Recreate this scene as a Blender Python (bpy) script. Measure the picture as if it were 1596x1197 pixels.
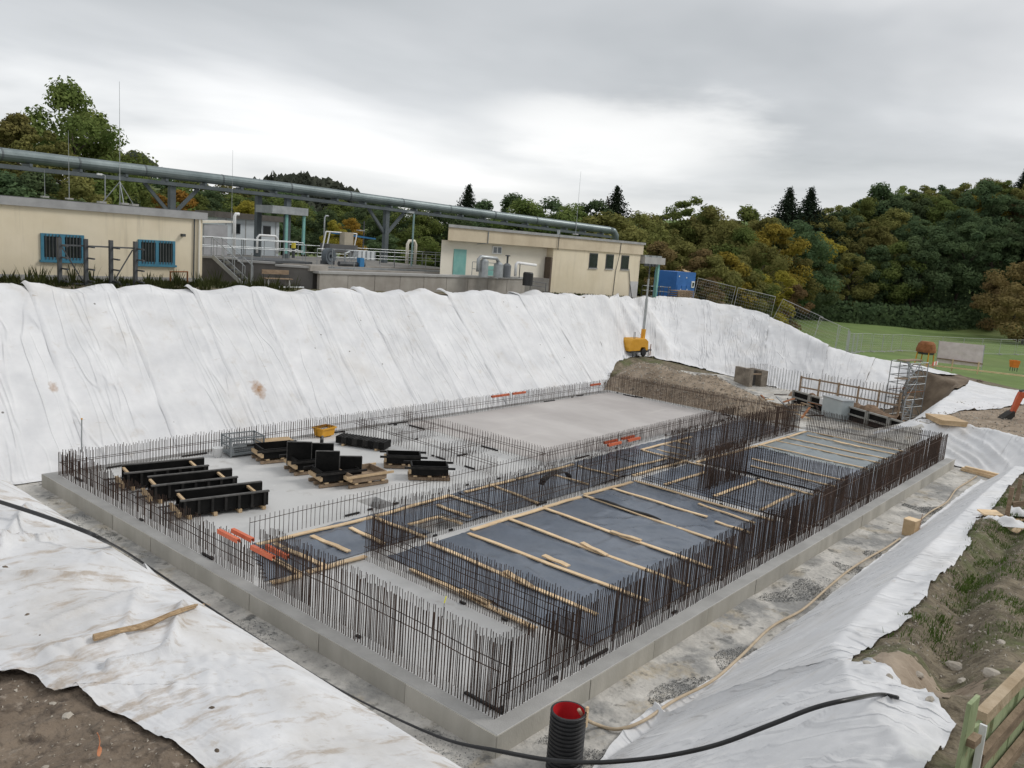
import bpy, bmesh, math, random
from mathutils import Vector, Matrix, noise, geometry
from mathutils.bvhtree import BVHTree

for o in list(bpy.data.objects):
    bpy.data.objects.remove(o, do_unlink=True)
scene = bpy.context.scene
COL = scene.collection
R = math.radians
rnd = random.Random(7)

# ------------------------------------------------------------------ camera
CAM = Vector((-9.765, -7.9, 8.0))
PITCH, ROLL, YAW = R(9.48), R(4.262), R(39.824)
FOCAL = 1294.0                      # in pixels of the 1596 x 1197 photograph
fwd = Vector((math.cos(YAW)*math.cos(PITCH), math.sin(YAW)*math.cos(PITCH), -math.sin(PITCH)))
rt0 = Vector((math.sin(YAW), -math.cos(YAW), 0))
up0 = rt0.cross(fwd)
rt = rt0*math.cos(ROLL) + up0*math.sin(ROLL)
up = up0*math.cos(ROLL) - rt0*math.sin(ROLL)
cam_data = bpy.data.cameras.new('camera')
cam = bpy.data.objects.new('camera', cam_data)
COL.objects.link(cam)
cam.matrix_world = Matrix(((rt.x, up.x, -fwd.x, CAM.x), (rt.y, up.y, -fwd.y, CAM.y), (rt.z, up.z, -fwd.z, CAM.z), (0, 0, 0, 1)))
cam_data.sensor_width = 36
cam_data.lens = 36*FOCAL/1596
cam_data.clip_end = 5000
scene.camera = cam
scene.render.resolution_x, scene.render.resolution_y = 1024, 768

# ------------------------------------------------------------------ sky and sun
SUN_EL, SUN_AZ = R(40), R(-38)       # direction the light comes from (azimuth from +X)
world = bpy.data.worlds.new('World')
scene.world = world
world.use_nodes = True
nt = world.node_tree
nt.nodes.clear()
N = nt.nodes.new
def lk(a, b): nt.links.new(a, b)
w_out = N('ShaderNodeOutputWorld'); w_bg = N('ShaderNodeBackground')
sky = N('ShaderNodeTexSky'); sky.sky_type = 'NISHITA'; sky.sun_disc = False
sky.sun_elevation = SUN_EL; sky.sun_rotation = math.pi/2 - SUN_AZ
tc = N('ShaderNodeTexCoord'); sep = N('ShaderNodeSeparateXYZ')
lk(tc.outputs['Generated'], sep.inputs[0])
def wmath(op, a, b=None, clamp=False):
    m = N('ShaderNodeMath'); m.operation = op; m.use_clamp = clamp
    for i, v in enumerate((a, b)):
        if v is None: continue
        if isinstance(v, (int, float)): m.inputs[i].default_value = v
        else: lk(v, m.inputs[i])
    return m.outputs[0]
zc = wmath('MAXIMUM', wmath('ADD', sep.outputs[2], 0.09), 0.05)
cxy = N('ShaderNodeCombineXYZ')
lk(wmath('DIVIDE', sep.outputs[0], zc), cxy.inputs[0]); lk(wmath('DIVIDE', sep.outputs[1], zc), cxy.inputs[1])
mp = N('ShaderNodeMapping'); mp.inputs['Rotation'].default_value = (0, 0, R(-32)); mp.inputs['Scale'].default_value = (0.30, 0.30, 1)
mp.inputs['Location'].default_value = (0.35, 0.8, 0)
lk(cxy.outputs[0], mp.inputs[0])
n1 = N('ShaderNodeTexNoise'); n1.inputs['Scale'].default_value = 1.15; n1.inputs['Detail'].default_value = 5; n1.inputs['Roughness'].default_value = 0.48; n1.inputs['Distortion'].default_value = 0.35
lk(mp.outputs[0], n1.inputs['Vector'])
cr = N('ShaderNodeValToRGB')
cr.color_ramp.elements[0].position = 0.34; cr.color_ramp.elements[0].color = (0.43, 0.45, 0.465, 1)
cr.color_ramp.elements[1].position = 0.64; cr.color_ramp.elements[1].color = (0.90, 0.90, 0.90, 1)
e = cr.color_ramp.elements.new(0.48); e.color = (0.57, 0.585, 0.60, 1)
lk(n1.outputs['Fac'], cr.inputs[0])
# darker deck overhead, thin bright cloud low down, one break in the deck right of the view axis
def smooth(v, lo, hi, o0=0.0, o1=1.0):
    m = N('ShaderNodeMapRange'); m.interpolation_type = 'SMOOTHSTEP'; m.inputs[1].default_value = lo; m.inputs[2].default_value = hi; m.inputs[3].default_value = o0; m.inputs[4].default_value = o1
    lk(v, m.inputs[0]); return m.outputs[0]
def dotv(vec):
    d = N('ShaderNodeVectorMath'); d.operation = 'DOT_PRODUCT'; d.inputs[1].default_value = vec; lk(tc.outputs['Generated'], d.inputs[0]); return d.outputs['Value']
side = dotv((math.sin(YAW), -math.cos(YAW), 0))
n2 = N('ShaderNodeTexNoise'); n2.inputs['Scale'].default_value = 3.2; n2.inputs['Detail'].default_value = 6; n2.inputs['Roughness'].default_value = 0.55; lk(mp.outputs[0], n2.inputs['Vector'])
wob = wmath('MULTIPLY', wmath('SUBTRACT', n2.outputs['Fac'], 0.5), 0.24)
zz = wmath('ADD', sep.outputs[2], wob)
bd = (rt*(965-798) - up*(208-598.5) + fwd*FOCAL).normalized()
bs_, bu_ = bd.dot(Vector((math.sin(YAW), -math.cos(YAW), 0))), bd.z
ex_ = wmath('MULTIPLY', wmath('SUBTRACT', wmath('ADD', side, wmath('MULTIPLY', wob, 0.8)), bs_), 1/0.115)
ez_ = wmath('MULTIPLY', wmath('SUBTRACT', wmath('ADD', sep.outputs[2], wmath('MULTIPLY', wob, 0.30)), bu_), 1/0.030)
rr_ = wmath('ADD', wmath('MULTIPLY', ex_, ex_), wmath('MULTIPLY', ez_, ez_))
brk = smooth(rr_, 0.0, 3.4, 1.0, 0.0)
tone = wmath('MULTIPLY', smooth(zz, 0.06, 0.24, 1.12, 0.97), smooth(side, -0.15, 0.5, 1.04, 0.90))
low = N('ShaderNodeMixRGB'); low.blend_type = 'MULTIPLY'; low.inputs[0].default_value = 1
cmb = N('ShaderNodeCombineXYZ'); [lk(tone, cmb.inputs[k]) for k in range(3)]
lk(cr.outputs[0], low.inputs[1]); lk(cmb.outputs[0], low.inputs[2])
lowf = smooth(zz, 0.0, 0.17, 1.0, 0.0)
lowa = N('ShaderNodeMixRGB'); lowa.inputs[2].default_value = (0.80, 0.80, 0.795, 1); lk(wmath('MULTIPLY', lowf, smooth(side, -0.1, 0.45, 0.72, 0.30)), lowa.inputs[0]); lk(low.outputs[0], lowa.inputs[1])
lowm = N('ShaderNodeMixRGB'); lowm.inputs[2].default_value = (1.05, 1.04, 1.02, 1); lk(wmath('MULTIPLY', brk, 0.62), lowm.inputs[0]); lk(lowa.outputs[0], lowm.inputs[1])
skys = N('ShaderNodeMixRGB'); skys.blend_type = 'MULTIPLY'; skys.inputs[0].default_value = 1; skys.inputs[2].default_value = (0.10, 0.10, 0.10, 1)
lk(sky.outputs[0], skys.inputs[1])
mixs = N('ShaderNodeMixRGB'); mixs.inputs[0].default_value = 0.93
lk(skys.outputs[0], mixs.inputs[1]); lk(lowm.outputs[0], mixs.inputs[2])
lk(mixs.outputs[0], w_bg.inputs[0]); w_bg.inputs[1].default_value = 0.96
lk(w_bg.outputs[0], w_out.inputs[0])
sun_d = bpy.data.lights.new('sun', 'SUN'); sun_d.energy = 1.3; sun_d.angle = R(18); sun_d.color = (1, 0.97, 0.92)
sun = bpy.data.objects.new('sun', sun_d); COL.objects.link(sun)
sdir = Vector((math.cos(SUN_AZ)*math.cos(SUN_EL), math.sin(SUN_AZ)*math.cos(SUN_EL), math.sin(SUN_EL)))
sun.rotation_euler = sdir.to_track_quat('Z', 'Y').to_euler()
sun.location = (0, 0, 60)
scene.view_settings.view_transform = 'Standard'; scene.view_settings.look = 'None'
scene.view_settings.gamma = 1; scene.view_settings.use_curve_mapping = False
scene.view_settings.exposure = 0.30

# ------------------------------------------------------------------ helpers
def ray(px, py):
    return (rt*(px-798) - up*(py-598.5) + fwd*FOCAL)/FOCAL
def gz(px, py, z):                    # measured position -> point on a level plane
    d = ray(px, py); return CAM + d*((z-CAM.z)/d.z)
def gy(px, py, y):
    d = ray(px, py); return CAM + d*((y-CAM.y)/d.y)
def gx(px, py, x):
    d = ray(px, py); return CAM + d*((x-CAM.x)/d.x)
def gd(px, py, dist):
    return CAM + ray(px, py)*dist

def tag(o, label=None, cat=None, group=None, kind=None):
    if label: o['label'] = label
    if cat: o['category'] = cat
    if group: o['group'] = group
    if kind: o['kind'] = kind
    return o
def empty(name, loc=(0, 0, 0), rz=0, label=None, cat=None, group=None):
    o = bpy.data.objects.new(name, None); COL.objects.link(o)
    o.location = loc; o.rotation_euler = (0, 0, rz); o.empty_display_size = 0.2
    return tag(o, label, cat, group)
def copy_tree(o, parent=None):
    c = o.copy(); COL.objects.link(c)
    if parent: c.parent = parent
    for ch in list(o.children): copy_tree(ch, c)
    return c
def mobj(name, me, m, parent=None):
    o = bpy.data.objects.new(name, me); COL.objects.link(o)
    if m and not me.materials: me.materials.append(m)
    if parent: o.parent = parent
    return o

class MB:
    def __init__(s): s.v = []; s.f = []
    def add(s, vs, fs):
        b = len(s.v); s.v += [tuple(v) for v in vs]; s.f += [tuple(i+b for i in f) for f in fs]; return s
    def box(s, c, d, rz=0):
        hx, hy, hz = d[0]/2, d[1]/2, d[2]/2; ca, sa = math.cos(rz), math.sin(rz)
        vs = []
        for z in (-hz, hz):
            for x, y in ((-hx, -hy), (hx, -hy), (hx, hy), (-hx, hy)):
                vs.append((c[0]+x*ca-y*sa, c[1]+x*sa+y*ca, c[2]+z))
        return s.add(vs, [(3, 2, 1, 0), (4, 5, 6, 7), (0, 1, 5, 4), (1, 2, 6, 5), (2, 3, 7, 6), (3, 0, 4, 7)])
    def b2(s, a, b):
        return s.box([(a[i]+b[i])/2 for i in range(3)], [abs(b[i]-a[i]) for i in range(3)])
    def bar(s, p, q, w, h, upv=(0, 0, 1)):            # rectangular bar from p to q
        p, q = Vector(p), Vector(q); d = (q-p).normalized(); u = Vector(upv)
        if abs(d.dot(u)) > 0.98: u = Vector((1, 0, 0))
        sd = d.cross(u).normalized(); u = sd.cross(d)
        vs = []
        for e in (p, q):
            for a, b in ((-1, -1), (1, -1), (1, 1), (-1, 1)): vs.append(e + sd*(a*w/2) + u*(b*h/2))
        return s.add(vs, [(0, 1, 2, 3), (7, 6, 5, 4), (4, 5, 1, 0), (5, 6, 2, 1), (6, 7, 3, 2), (7, 4, 0, 3)])
    def tube(s, pts, r, n=8, caps=True, r2=None):
        pts = [Vector(p) for p in pts]; m = len(pts); ref = Vector((0, 0, 1))
        b = len(s.v); prev = None
        for i, p in enumerate(pts):
            d = (pts[min(i+1, m-1)] - pts[max(i-1, 0)]).normalized()
            if prev is None:
                a = d.cross(ref) if abs(d.dot(ref)) < 0.95 else d.cross(Vector((1, 0, 0)))
            else: a = prev - d*prev.dot(d)
            a.normalize(); prev = a; c = d.cross(a)
            rr = r if r2 is None else r + (r2-r)*i/(m-1)
            if isinstance(r, (list, tuple)): rr = r[i]
            for k in range(n):
                t = 2*math.pi*k/n; s.v.append(tuple(p + a*(rr*math.cos(t)) + c*(rr*math.sin(t))))
        for i in range(m-1):
            for k in range(n):
                k2 = (k+1) % n
                s.f.append((b+i*n+k, b+i*n+k2, b+(i+1)*n+k2, b+(i+1)*n+k))
        if caps:
            s.f.append(tuple(b+k for k in range(n))[::-1]); s.f.append(tuple(b+(m-1)*n+k for k in range(n)))
        return s
    def lathe(s, prof, c=(0, 0, 0), n=24):
        b = len(s.v)
        for r, z in prof:
            for k in range(n):
                t = 2*math.pi*k/n; s.v.append((c[0]+r*math.cos(t), c[1]+r*math.sin(t), c[2]+z))
        for i in range(len(prof)-1):
            for k in range(n):
                k2 = (k+1) % n; s.f.append((b+i*n+k, b+i*n+k2, b+(i+1)*n+k2, b+(i+1)*n+k))
        return s
    def prism(s, poly, h, base=(0, 0, 0), axis='z'):
        # poly in the plane; extrude by h along axis
        n = len(poly)
        def P(a, b2, t):
            if axis == 'z': return (base[0]+a, base[1]+b2, base[2]+t)
            if axis == 'y': return (base[0]+a, base[1]+t, base[2]+b2)
            return (base[0]+t, base[1]+a, base[2]+b2)
        vs = [P(a, c, 0) for a, c in poly] + [P(a, c, h) for a, c in poly]
        fs = [tuple(range(n)), tuple(range(2*n-1, n-1, -1))] + [(i, i+n, (i+1) % n+n, (i+1) % n) for i in range(n)]
        return s.add(vs, fs)
    def mesh(s, name, smooth=False, fix=True):
        me = bpy.data.meshes.new(name); me.from_pydata(s.v, [], s.f)
        if fix:
            bm = bmesh.new(); bm.from_mesh(me); bmesh.ops.recalc_face_normals(bm, faces=bm.faces); bm.to_mesh(me); bm.free()
        if smooth: me.polygons.foreach_set('use_smooth', [True]*len(me.polygons))
        me.update(); return me
    def build(s, name, m, parent=None, smooth=False, fix=True, bevel=0):
        o = mobj(name, s.mesh(name, smooth, fix), m, parent)
        if bevel:
            b = o.modifiers.new('bevel', 'BEVEL'); b.width = bevel; b.segments = 2; b.limit_method = 'ANGLE'
        return o

# ------------------------------------------------------------------ materials
MATS = {}
def mat(name, c1, c2=None, scale=2.0, rough=0.8, bump=0.0, bscale=20.0, metal=0.0, detail=4, contrast=(0.35, 0.65), stretch=(1, 1, 1), spots=None, obj_random=0.0, spec=0.5, second=None):
    m = bpy.data.materials.new(name); m.use_nodes = True; t = m.node_tree; nd = t.nodes
    b = nd['Principled BSDF']; b.inputs['Roughness'].default_value = rough; b.inputs['Metallic'].default_value = metal
    b.inputs['Specular IOR Level'].default_value = spec
    L = t.links.new
    geo = nd.new('ShaderNodeNewGeometry'); mpn = nd.new('ShaderNodeMapping'); mpn.inputs['Scale'].default_value = stretch
    L(geo.outputs['Position'], mpn.inputs[0])
    c2 = c2 or tuple(min(1, x*1.25) for x in c1)
    nz = nd.new('ShaderNodeTexNoise'); nz.inputs['Scale'].default_value = scale; nz.inputs['Detail'].default_value = detail; nz.inputs['Roughness'].default_value = 0.62
    L(mpn.outputs[0], nz.inputs['Vector'])
    rp = nd.new('ShaderNodeValToRGB'); rp.color_ramp.elements[0].position = contrast[0]; rp.color_ramp.elements[1].position = contrast[1]
    rp.color_ramp.elements[0].color = (*c1, 1); rp.color_ramp.elements[1].color = (*c2, 1)
    L(nz.outputs['Fac'], rp.inputs[0]); col = rp.outputs[0]
    for sp in ([spots] if spots and not isinstance(spots, list) else (spots or [])):
        sc, lo, hi, cc, amt = sp[:5]
        n2 = nd.new('ShaderNodeTexNoise'); n2.inputs['Scale'].default_value = sc; n2.inputs['Detail'].default_value = 5; n2.inputs['Roughness'].default_value = 0.65
        if len(sp) > 5:
            m2 = nd.new('ShaderNodeMapping'); m2.inputs['Scale'].default_value = sp[5]; m2.inputs['Location'].default_value = (3.1, 7.7, 1.3)
            L(geo.outputs['Position'], m2.inputs[0]); L(m2.outputs[0], n2.inputs['Vector'])
        else: L(geo.outputs['Position'], n2.inputs['Vector'])
        r2 = nd.new('ShaderNodeMapRange'); r2.inputs[1].default_value = lo; r2.inputs[2].default_value = hi; r2.inputs[3].default_value = 0; r2.inputs[4].default_value = amt
        L(n2.outputs['Fac'], r2.inputs[0])
        mx = nd.new('ShaderNodeMixRGB'); mx.inputs[2].default_value = (*cc, 1)
        L(r2.outputs[0], mx.inputs[0]); L(col, mx.inputs[1]); col = mx.outputs[0]
    if obj_random:
        oi = nd.new('ShaderNodeObjectInfo'); hs = nd.new('ShaderNodeHueSaturation')
        r3 = nd.new('ShaderNodeMapRange'); r3.inputs[3].default_value = 1-obj_random; r3.inputs[4].default_value = 1+obj_random
        L(oi.outputs['Random'], r3.inputs[0]); L(r3.outputs[0], hs.inputs['Value']); L(col, hs.inputs['Color']); col = hs.outputs[0]
    L(col, b.inputs['Base Color'])
    if bump:
        n3 = nd.new('ShaderNodeTexNoise'); n3.inputs['Scale'].default_value = bscale; n3.inputs['Detail'].default_value = 5
        L(mpn.outputs[0], n3.inputs['Vector'])
        bp = nd.new('ShaderNodeBump'); bp.inputs['Strength'].default_value = bump; bp.inputs['Distance'].default_value = 0.05
        L(n3.outputs['Fac'], bp.inputs['Height']); L(bp.outputs[0], b.inputs['Normal'])
    MATS[name] = m
    return m

def fabric_mat():
    m = mat('geotextile', (0.63, 0.635, 0.65), (0.77, 0.77, 0.778), scale=0.9, rough=0.9, bump=0.0, contrast=(0.3, 0.7),
            obj_random=.035, spots=[(0.35, 0.52, 0.85, (0.52, 0.48, 0.42), 0.5), (1.4, 0.60, 0.86, (0.48, 0.43, 0.37), 0.6), (3.0, 0.66, 0.76, (0.36, 0.29, 0.21), 0.55, (0.4, 1.2, 1))])
    t = m.node_tree; nd = t.nodes; L = t.links.new; b = nd['Principled BSDF']
    geo = nd.new('ShaderNodeNewGeometry'); uvn = nd.new('ShaderNodeUVMap')
    # fine creases: two stretched noises in different directions, plus felt grain
    hs = []
    for rot, sc, scale, wid_ in ((R(24), (1.0, 0.16, 1), 1.5, .055), (R(-16), (1.0, 0.20, 1), 1.1, .045), (R(62), (1.0, 0.3, 1), .8, .03)):
        mp2 = nd.new('ShaderNodeMapping'); mp2.inputs['Rotation'].default_value = (0, 0, rot); mp2.inputs['Scale'].default_value = sc
        L(uvn.outputs[0], mp2.inputs[0])
        nz = nd.new('ShaderNodeTexNoise'); nz.inputs['Scale'].default_value = scale; nz.inputs['Detail'].default_value = 2; nz.inputs['Distortion'].default_value = 0.35
        L(mp2.outputs[0], nz.inputs['Vector'])
        ab = nd.new('ShaderNodeMath'); ab.operation = 'SUBTRACT'; ab.inputs[1].default_value = 0.5; L(nz.outputs['Fac'], ab.inputs[0])
        a2 = nd.new('ShaderNodeMath'); a2.operation = 'ABSOLUTE'; L(ab.outputs[0], a2.inputs[0])
        a3 = nd.new('ShaderNodeMapRange'); a3.interpolation_type = 'SMOOTHSTEP'; a3.inputs[1].default_value = 0; a3.inputs[2].default_value = wid_; a3.inputs[3].default_value = 1; a3.inputs[4].default_value = 0; L(a2.outputs[0], a3.inputs[0])
        mk_ = nd.new('ShaderNodeTexNoise'); mk_.inputs['Scale'].default_value = .45; mk_.inputs['Detail'].default_value = 1; L(mp2.outputs[0], mk_.inputs['Vector'])
        mr_ = nd.new('ShaderNodeMapRange'); mr_.inputs[1].default_value = .46; mr_.inputs[2].default_value = .62; L(mk_.outputs['Fac'], mr_.inputs[0])
        ml_ = nd.new('ShaderNodeMath'); ml_.operation = 'MULTIPLY'; L(a3.outputs[0], ml_.inputs[0]); L(mr_.outputs[0], ml_.inputs[1])
        hs.append(ml_.outputs[0])
    ad = nd.new('ShaderNodeMath'); ad.operation = 'ADD'; L(hs[0], ad.inputs[0]); L(hs[1], ad.inputs[1])
    ad2 = nd.new('ShaderNodeMath'); ad2.operation = 'ADD'; L(ad.outputs[0], ad2.inputs[0]); L(hs[2], ad2.inputs[1]); ad = ad2
    bp = nd.new('ShaderNodeBump'); bp.inputs['Strength'].default_value = 0.6; bp.inputs['Distance'].default_value = 0.05
    L(ad.outputs[0], bp.inputs['Height'])
    # pin holes and two rust stains that bleed down the far bank
    src = b.inputs['Base Color'].links[0].from_socket
    vo = nd.new('ShaderNodeTexVoronoi'); vo.inputs['Scale'].default_value = 0.9; L(geo.outputs['Position'], vo.inputs['Vector'])
    pr = nd.new('ShaderNodeMapRange'); pr.inputs[1].default_value = 0.022; pr.inputs[2].default_value = 0.045; pr.inputs[3].default_value = 0.85; pr.inputs[4].default_value = 0.0; L(vo.outputs['Distance'], pr.inputs[0])
    mx = nd.new('ShaderNodeMixRGB'); mx.inputs[2].default_value = (0.08, 0.07, 0.06, 1); L(pr.outputs[0], mx.inputs[0]); L(src, mx.inputs[1]); src = mx.outputs[0]
    for px_, py_, ex_ in ((82, 611, .20), (402, 612, .36)):
        c_ = gz(px_, py_, 0); c_ = CAM + ray(px_, py_)*((-20.12-CAM.z+CAM.y)/(ray(px_, py_).z-ray(px_, py_).y))
        vs_ = nd.new('ShaderNodeVectorMath'); vs_.operation = 'SUBTRACT'; vs_.inputs[1].default_value = c_; L(geo.outputs['Position'], vs_.inputs[0])
        m_ = nd.new('ShaderNodeMapping'); m_.inputs['Scale'].default_value = (1/ex_, .8/ex_, .8/ex_*.6); m_.inputs['Rotation'].default_value = (0, R(25), 0); L(vs_.outputs[0], m_.inputs[0])
        ln_ = nd.new('ShaderNodeVectorMath'); ln_.operation = 'LENGTH'; L(m_.outputs[0], ln_.inputs[0])
        nn = nd.new('ShaderNodeTexNoise'); nn.inputs['Scale'].default_value = 7; L(geo.outputs['Position'], nn.inputs['Vector'])
        sm = nd.new('ShaderNodeMath'); sm.operation = 'ADD'; L(ln_.outputs['Value'], sm.inputs[0]); L(nn.outputs['Fac'], sm.inputs[1])
        r_ = nd.new('ShaderNodeMapRange'); r_.inputs[1].default_value = .7; r_.inputs[2].default_value = 1.5; r_.inputs[3].default_value = .95; r_.inputs[4].default_value = 0; L(sm.outputs[0], r_.inputs[0])
        mx = nd.new('ShaderNodeMixRGB'); mx.inputs[2].default_value = (0.32, 0.15, 0.035, 1); L(r_.outputs[0], mx.inputs[0]); L(src, mx.inputs[1]); src = mx.outputs[0]
    L(src, b.inputs['Base Color'])
    n4 = nd.new('ShaderNodeTexNoise'); n4.inputs['Scale'].default_value = 60; L(geo.outputs['Position'], n4.inputs['Vector'])
    b2 = nd.new('ShaderNodeBump'); b2.inputs['Strength'].default_value = 0.15; b2.inputs['Distance'].default_value = 0.01
    L(n4.outputs['Fac'], b2.inputs['Height']); L(bp.outputs[0], b2.inputs['Normal']); L(b2.outputs[0], b.inputs['Normal'])
    return m
FAB = fabric_mat()
FAB2 = mat('dirty_geotextile', (0.60, 0.605, 0.62), (0.74, 0.74, 0.75), scale=3, rough=0.9, bump=0.25, bscale=9, spots=[(1.6, 0.46, 0.70, (0.47, 0.44, 0.40), 0.7), (7, 0.54, 0.66, (0.36, 0.28, 0.20), 0.8, (0.5, 1.6, 1)), (16, 0.60, 0.70, (0.40, 0.34, 0.27), 0.6), (38, 0.70, 0.76, (0.10, 0.08, 0.06), 0.8), (90, 0.3, 0.8, (0.62, 0.62, 0.63), 0.5)])
SOIL = mat('soil', (0.095, 0.070, 0.050), (0.20, 0.155, 0.115), scale=3.0, detail=9, rough=0.95, bump=1.0, bscale=14, spots=[(0.7, 0.5, 0.75, (0.23, 0.18, 0.13), 0.6), (9, 0.52, 0.66, (0.055, 0.04, 0.03), 0.8), (26, 0.58, 0.68, (0.30, 0.25, 0.20), 0.8)])
SOIL_L = mat('dry_soil', (0.22, 0.17, 0.12), (0.36, 0.29, 0.22), scale=1.1, rough=0.95, bump=0.9, bscale=7, spots=[(5, 0.6, 0.75, (0.45, 0.39, 0.32), 0.7), (1.5, 0.55, 0.8, (0.14, 0.10, 0.07), 0.6)])
GRASSY = mat('grassy_soil', (0.105, 0.085, 0.055), (0.23, 0.19, 0.13), scale=2.6, detail=9, rough=0.95, bump=1.0, bscale=12, spots=[(0.55, 0.47, 0.60, (0.085, 0.105, 0.030), 0.8), (7, 0.5, 0.66, (0.06, 0.045, 0.03), 0.7), (18, 0.58, 0.70, (0.32, 0.28, 0.22), 0.6)])
MEADOW = mat('meadow_grass', (0.095, 0.155, 0.028), (0.138, 0.205, 0.045), scale=0.25, rough=0.9, bump=0.4, bscale=6, spots=[(0.035, 0.50, 0.72, (0.14, 0.13, 0.05), 0.6)])
CONC = mat('concrete', (0.33, 0.325, 0.315), (0.43, 0.425, 0.41), scale=0.8, rough=0.8, bump=0.15, bscale=35, spots=[(0.35, 0.5, 0.75, (0.27, 0.265, 0.255), 0.7), (3.0, 0.6, 0.8, (0.5, 0.49, 0.475), 0.5)])
CONC_TOP = mat('slab_concrete', (0.48, 0.48, 0.475), (0.64, 0.635, 0.625), scale=0.6, detail=8, rough=0.72, bump=0.08, bscale=30, spots=[(0.3, 0.48, 0.72, (0.38, 0.38, 0.375), 0.65), (2.0, 0.60, 0.8, (0.68, 0.675, 0.66), 0.6), (1.1, 0.60, 0.70, (0.34, 0.32, 0.29), 0.5), (9, 0.66, 0.74, (0.30, 0.29, 0.27), 0.5)])
CONC_SIDE = mat('shuttered_concrete', (0.34, 0.325, 0.285), (0.44, 0.42, 0.375), scale=0.9, rough=0.75, bump=0.12, bscale=25, stretch=(1, 1, 0.5), obj_random=0.08, spots=[(0.8, 0.5, 0.75, (0.26, 0.245, 0.205), 0.7, (1, 1, 0.25))])
SCREED = mat('trowelled_screed', (0.42, 0.39, 0.375), (0.53, 0.50, 0.48), scale=0.35, rough=0.6, bump=0.05, bscale=15, stretch=(1, 0.5, 1), spots=[(0.5, 0.56, 0.72, (0.56, 0.53, 0.50), 0.65, (0.35, 2.4, 1))])
BLIND = mat('blinding_concrete', (0.36, 0.345, 0.32), (0.60, 0.575, 0.53), scale=1.1, rough=0.9, bump=0.8, bscale=7, detail=8, spots=[(0.6, 0.50, 0.62, (0.22, 0.22, 0.215), 0.85), (1.3, 0.55, 0.68, (0.46, 0.39, 0.28), 0.7), (2.6, 0.56, 0.66, (0.13, 0.135, 0.135), 0.8), (12, 0.55, 0.7, (0.24, 0.235, 0.225), 0.6)])
FILM = mat('dark_plastic_film', (0.096, 0.117, 0.152), (0.132, 0.155, 0.195), scale=0.7, rough=0.27, bump=0.35, bscale=3.0, spec=0.6, stretch=(1, 1, 1))
FILM_P = mat('pale_plastic_film', (0.20, 0.235, 0.25), (0.28, 0.31, 0.32), scale=0.6, rough=0.38, bump=0.3, bscale=3)
PINE = mat('pine_board', (0.64, 0.46, 0.275), (0.77, 0.59, 0.38), scale=3, rough=0.75, bump=0.2, bscale=30, stretch=(1.0, 1.0, 6), obj_random=0.16)
OLDWOOD = mat('weathered_wood', (0.20, 0.14, 0.09), (0.34, 0.25, 0.17), scale=4, rough=0.85, bump=0.3, bscale=30, stretch=(1, 1, 4), obj_random=0.15)
REBAR = mat('rebar_steel', (0.035, 0.022, 0.017), (0.075, 0.042, 0.028), scale=2.5, rough=0.75, metal=0.3, obj_random=0.25)
REBAR_R = mat('rusty_rebar', (0.048, 0.030, 0.022), (0.090, 0.054, 0.038), scale=1.5, rough=0.85)
BLACKP = mat('black_form_panel', (0.005, 0.005, 0.005), (0.011, 0.0105, 0.010), scale=3, rough=0.6, bump=0.1, spec=0.15)
STEELG = mat('galvanised_steel', (0.30, 0.32, 0.33), (0.42, 0.44, 0.45), scale=2, rough=0.45, metal=0.5)
DARKST = mat('dark_steel', (0.06, 0.065, 0.07), (0.10, 0.105, 0.11), scale=2, rough=0.6, metal=0.3)
ORANGE = mat('orange_plastic', (0.62, 0.13, 0.055), (0.72, 0.18, 0.08), scale=4, rough=0.5, obj_random=0.06)
YELLOW = mat('yellow_paint', (0.62, 0.30, 0.015), (0.72, 0.37, 0.03), scale=2, rough=0.5, spots=(4, 0.6, 0.8, (0.25, 0.14, 0.05), 0.6))
RUBBER = mat('black_rubber', (0.008, 0.008, 0.009), (0.016, 0.016, 0.017), scale=6, rough=0.45)
WHITEP = mat('white_paint', (0.70, 0.71, 0.71), (0.80, 0.80, 0.80), scale=2, rough=0.6)
# ------------------------------------------------------------------ terrain
TP = []
def line(pts, step=1.6):
    for a, b in zip(pts[:-1], pts[1:]):
        a, b = Vector(a), Vector(b); n = max(1, int((b-a).length/step))
        for i in range(n): TP.append(a.lerp(b, i/n))
    TP.append(Vector(pts[-1]))
line([(-1.2, 19.7, -.42), (31.5, 19.7, -.42), (34, 21, .4), (36.5, 22.2, .9), (41, 23.2, .9), (44, 21.5, .5), (45.5, 18.5, 0), (46, 16, -.4), (47, 12, -1), (48.5, 8, -1.5), (50, 6, -1.5)])
line([(-5.8, 24.7, 4.95), (12, 24.6, 4.95), (33, 24.6, 4.95), (40, 25.2, 4.85), (46, 27.2, 4.55), (53.7, 25.5, 4.55), (53.2, 20, 4.2), (52, 16, 3.1), (50.9, 13.3, 2.2), (55, 9.6, 1.5), (57, 7.9, 1.3), (55.8, 5.2, 1)])
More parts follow.
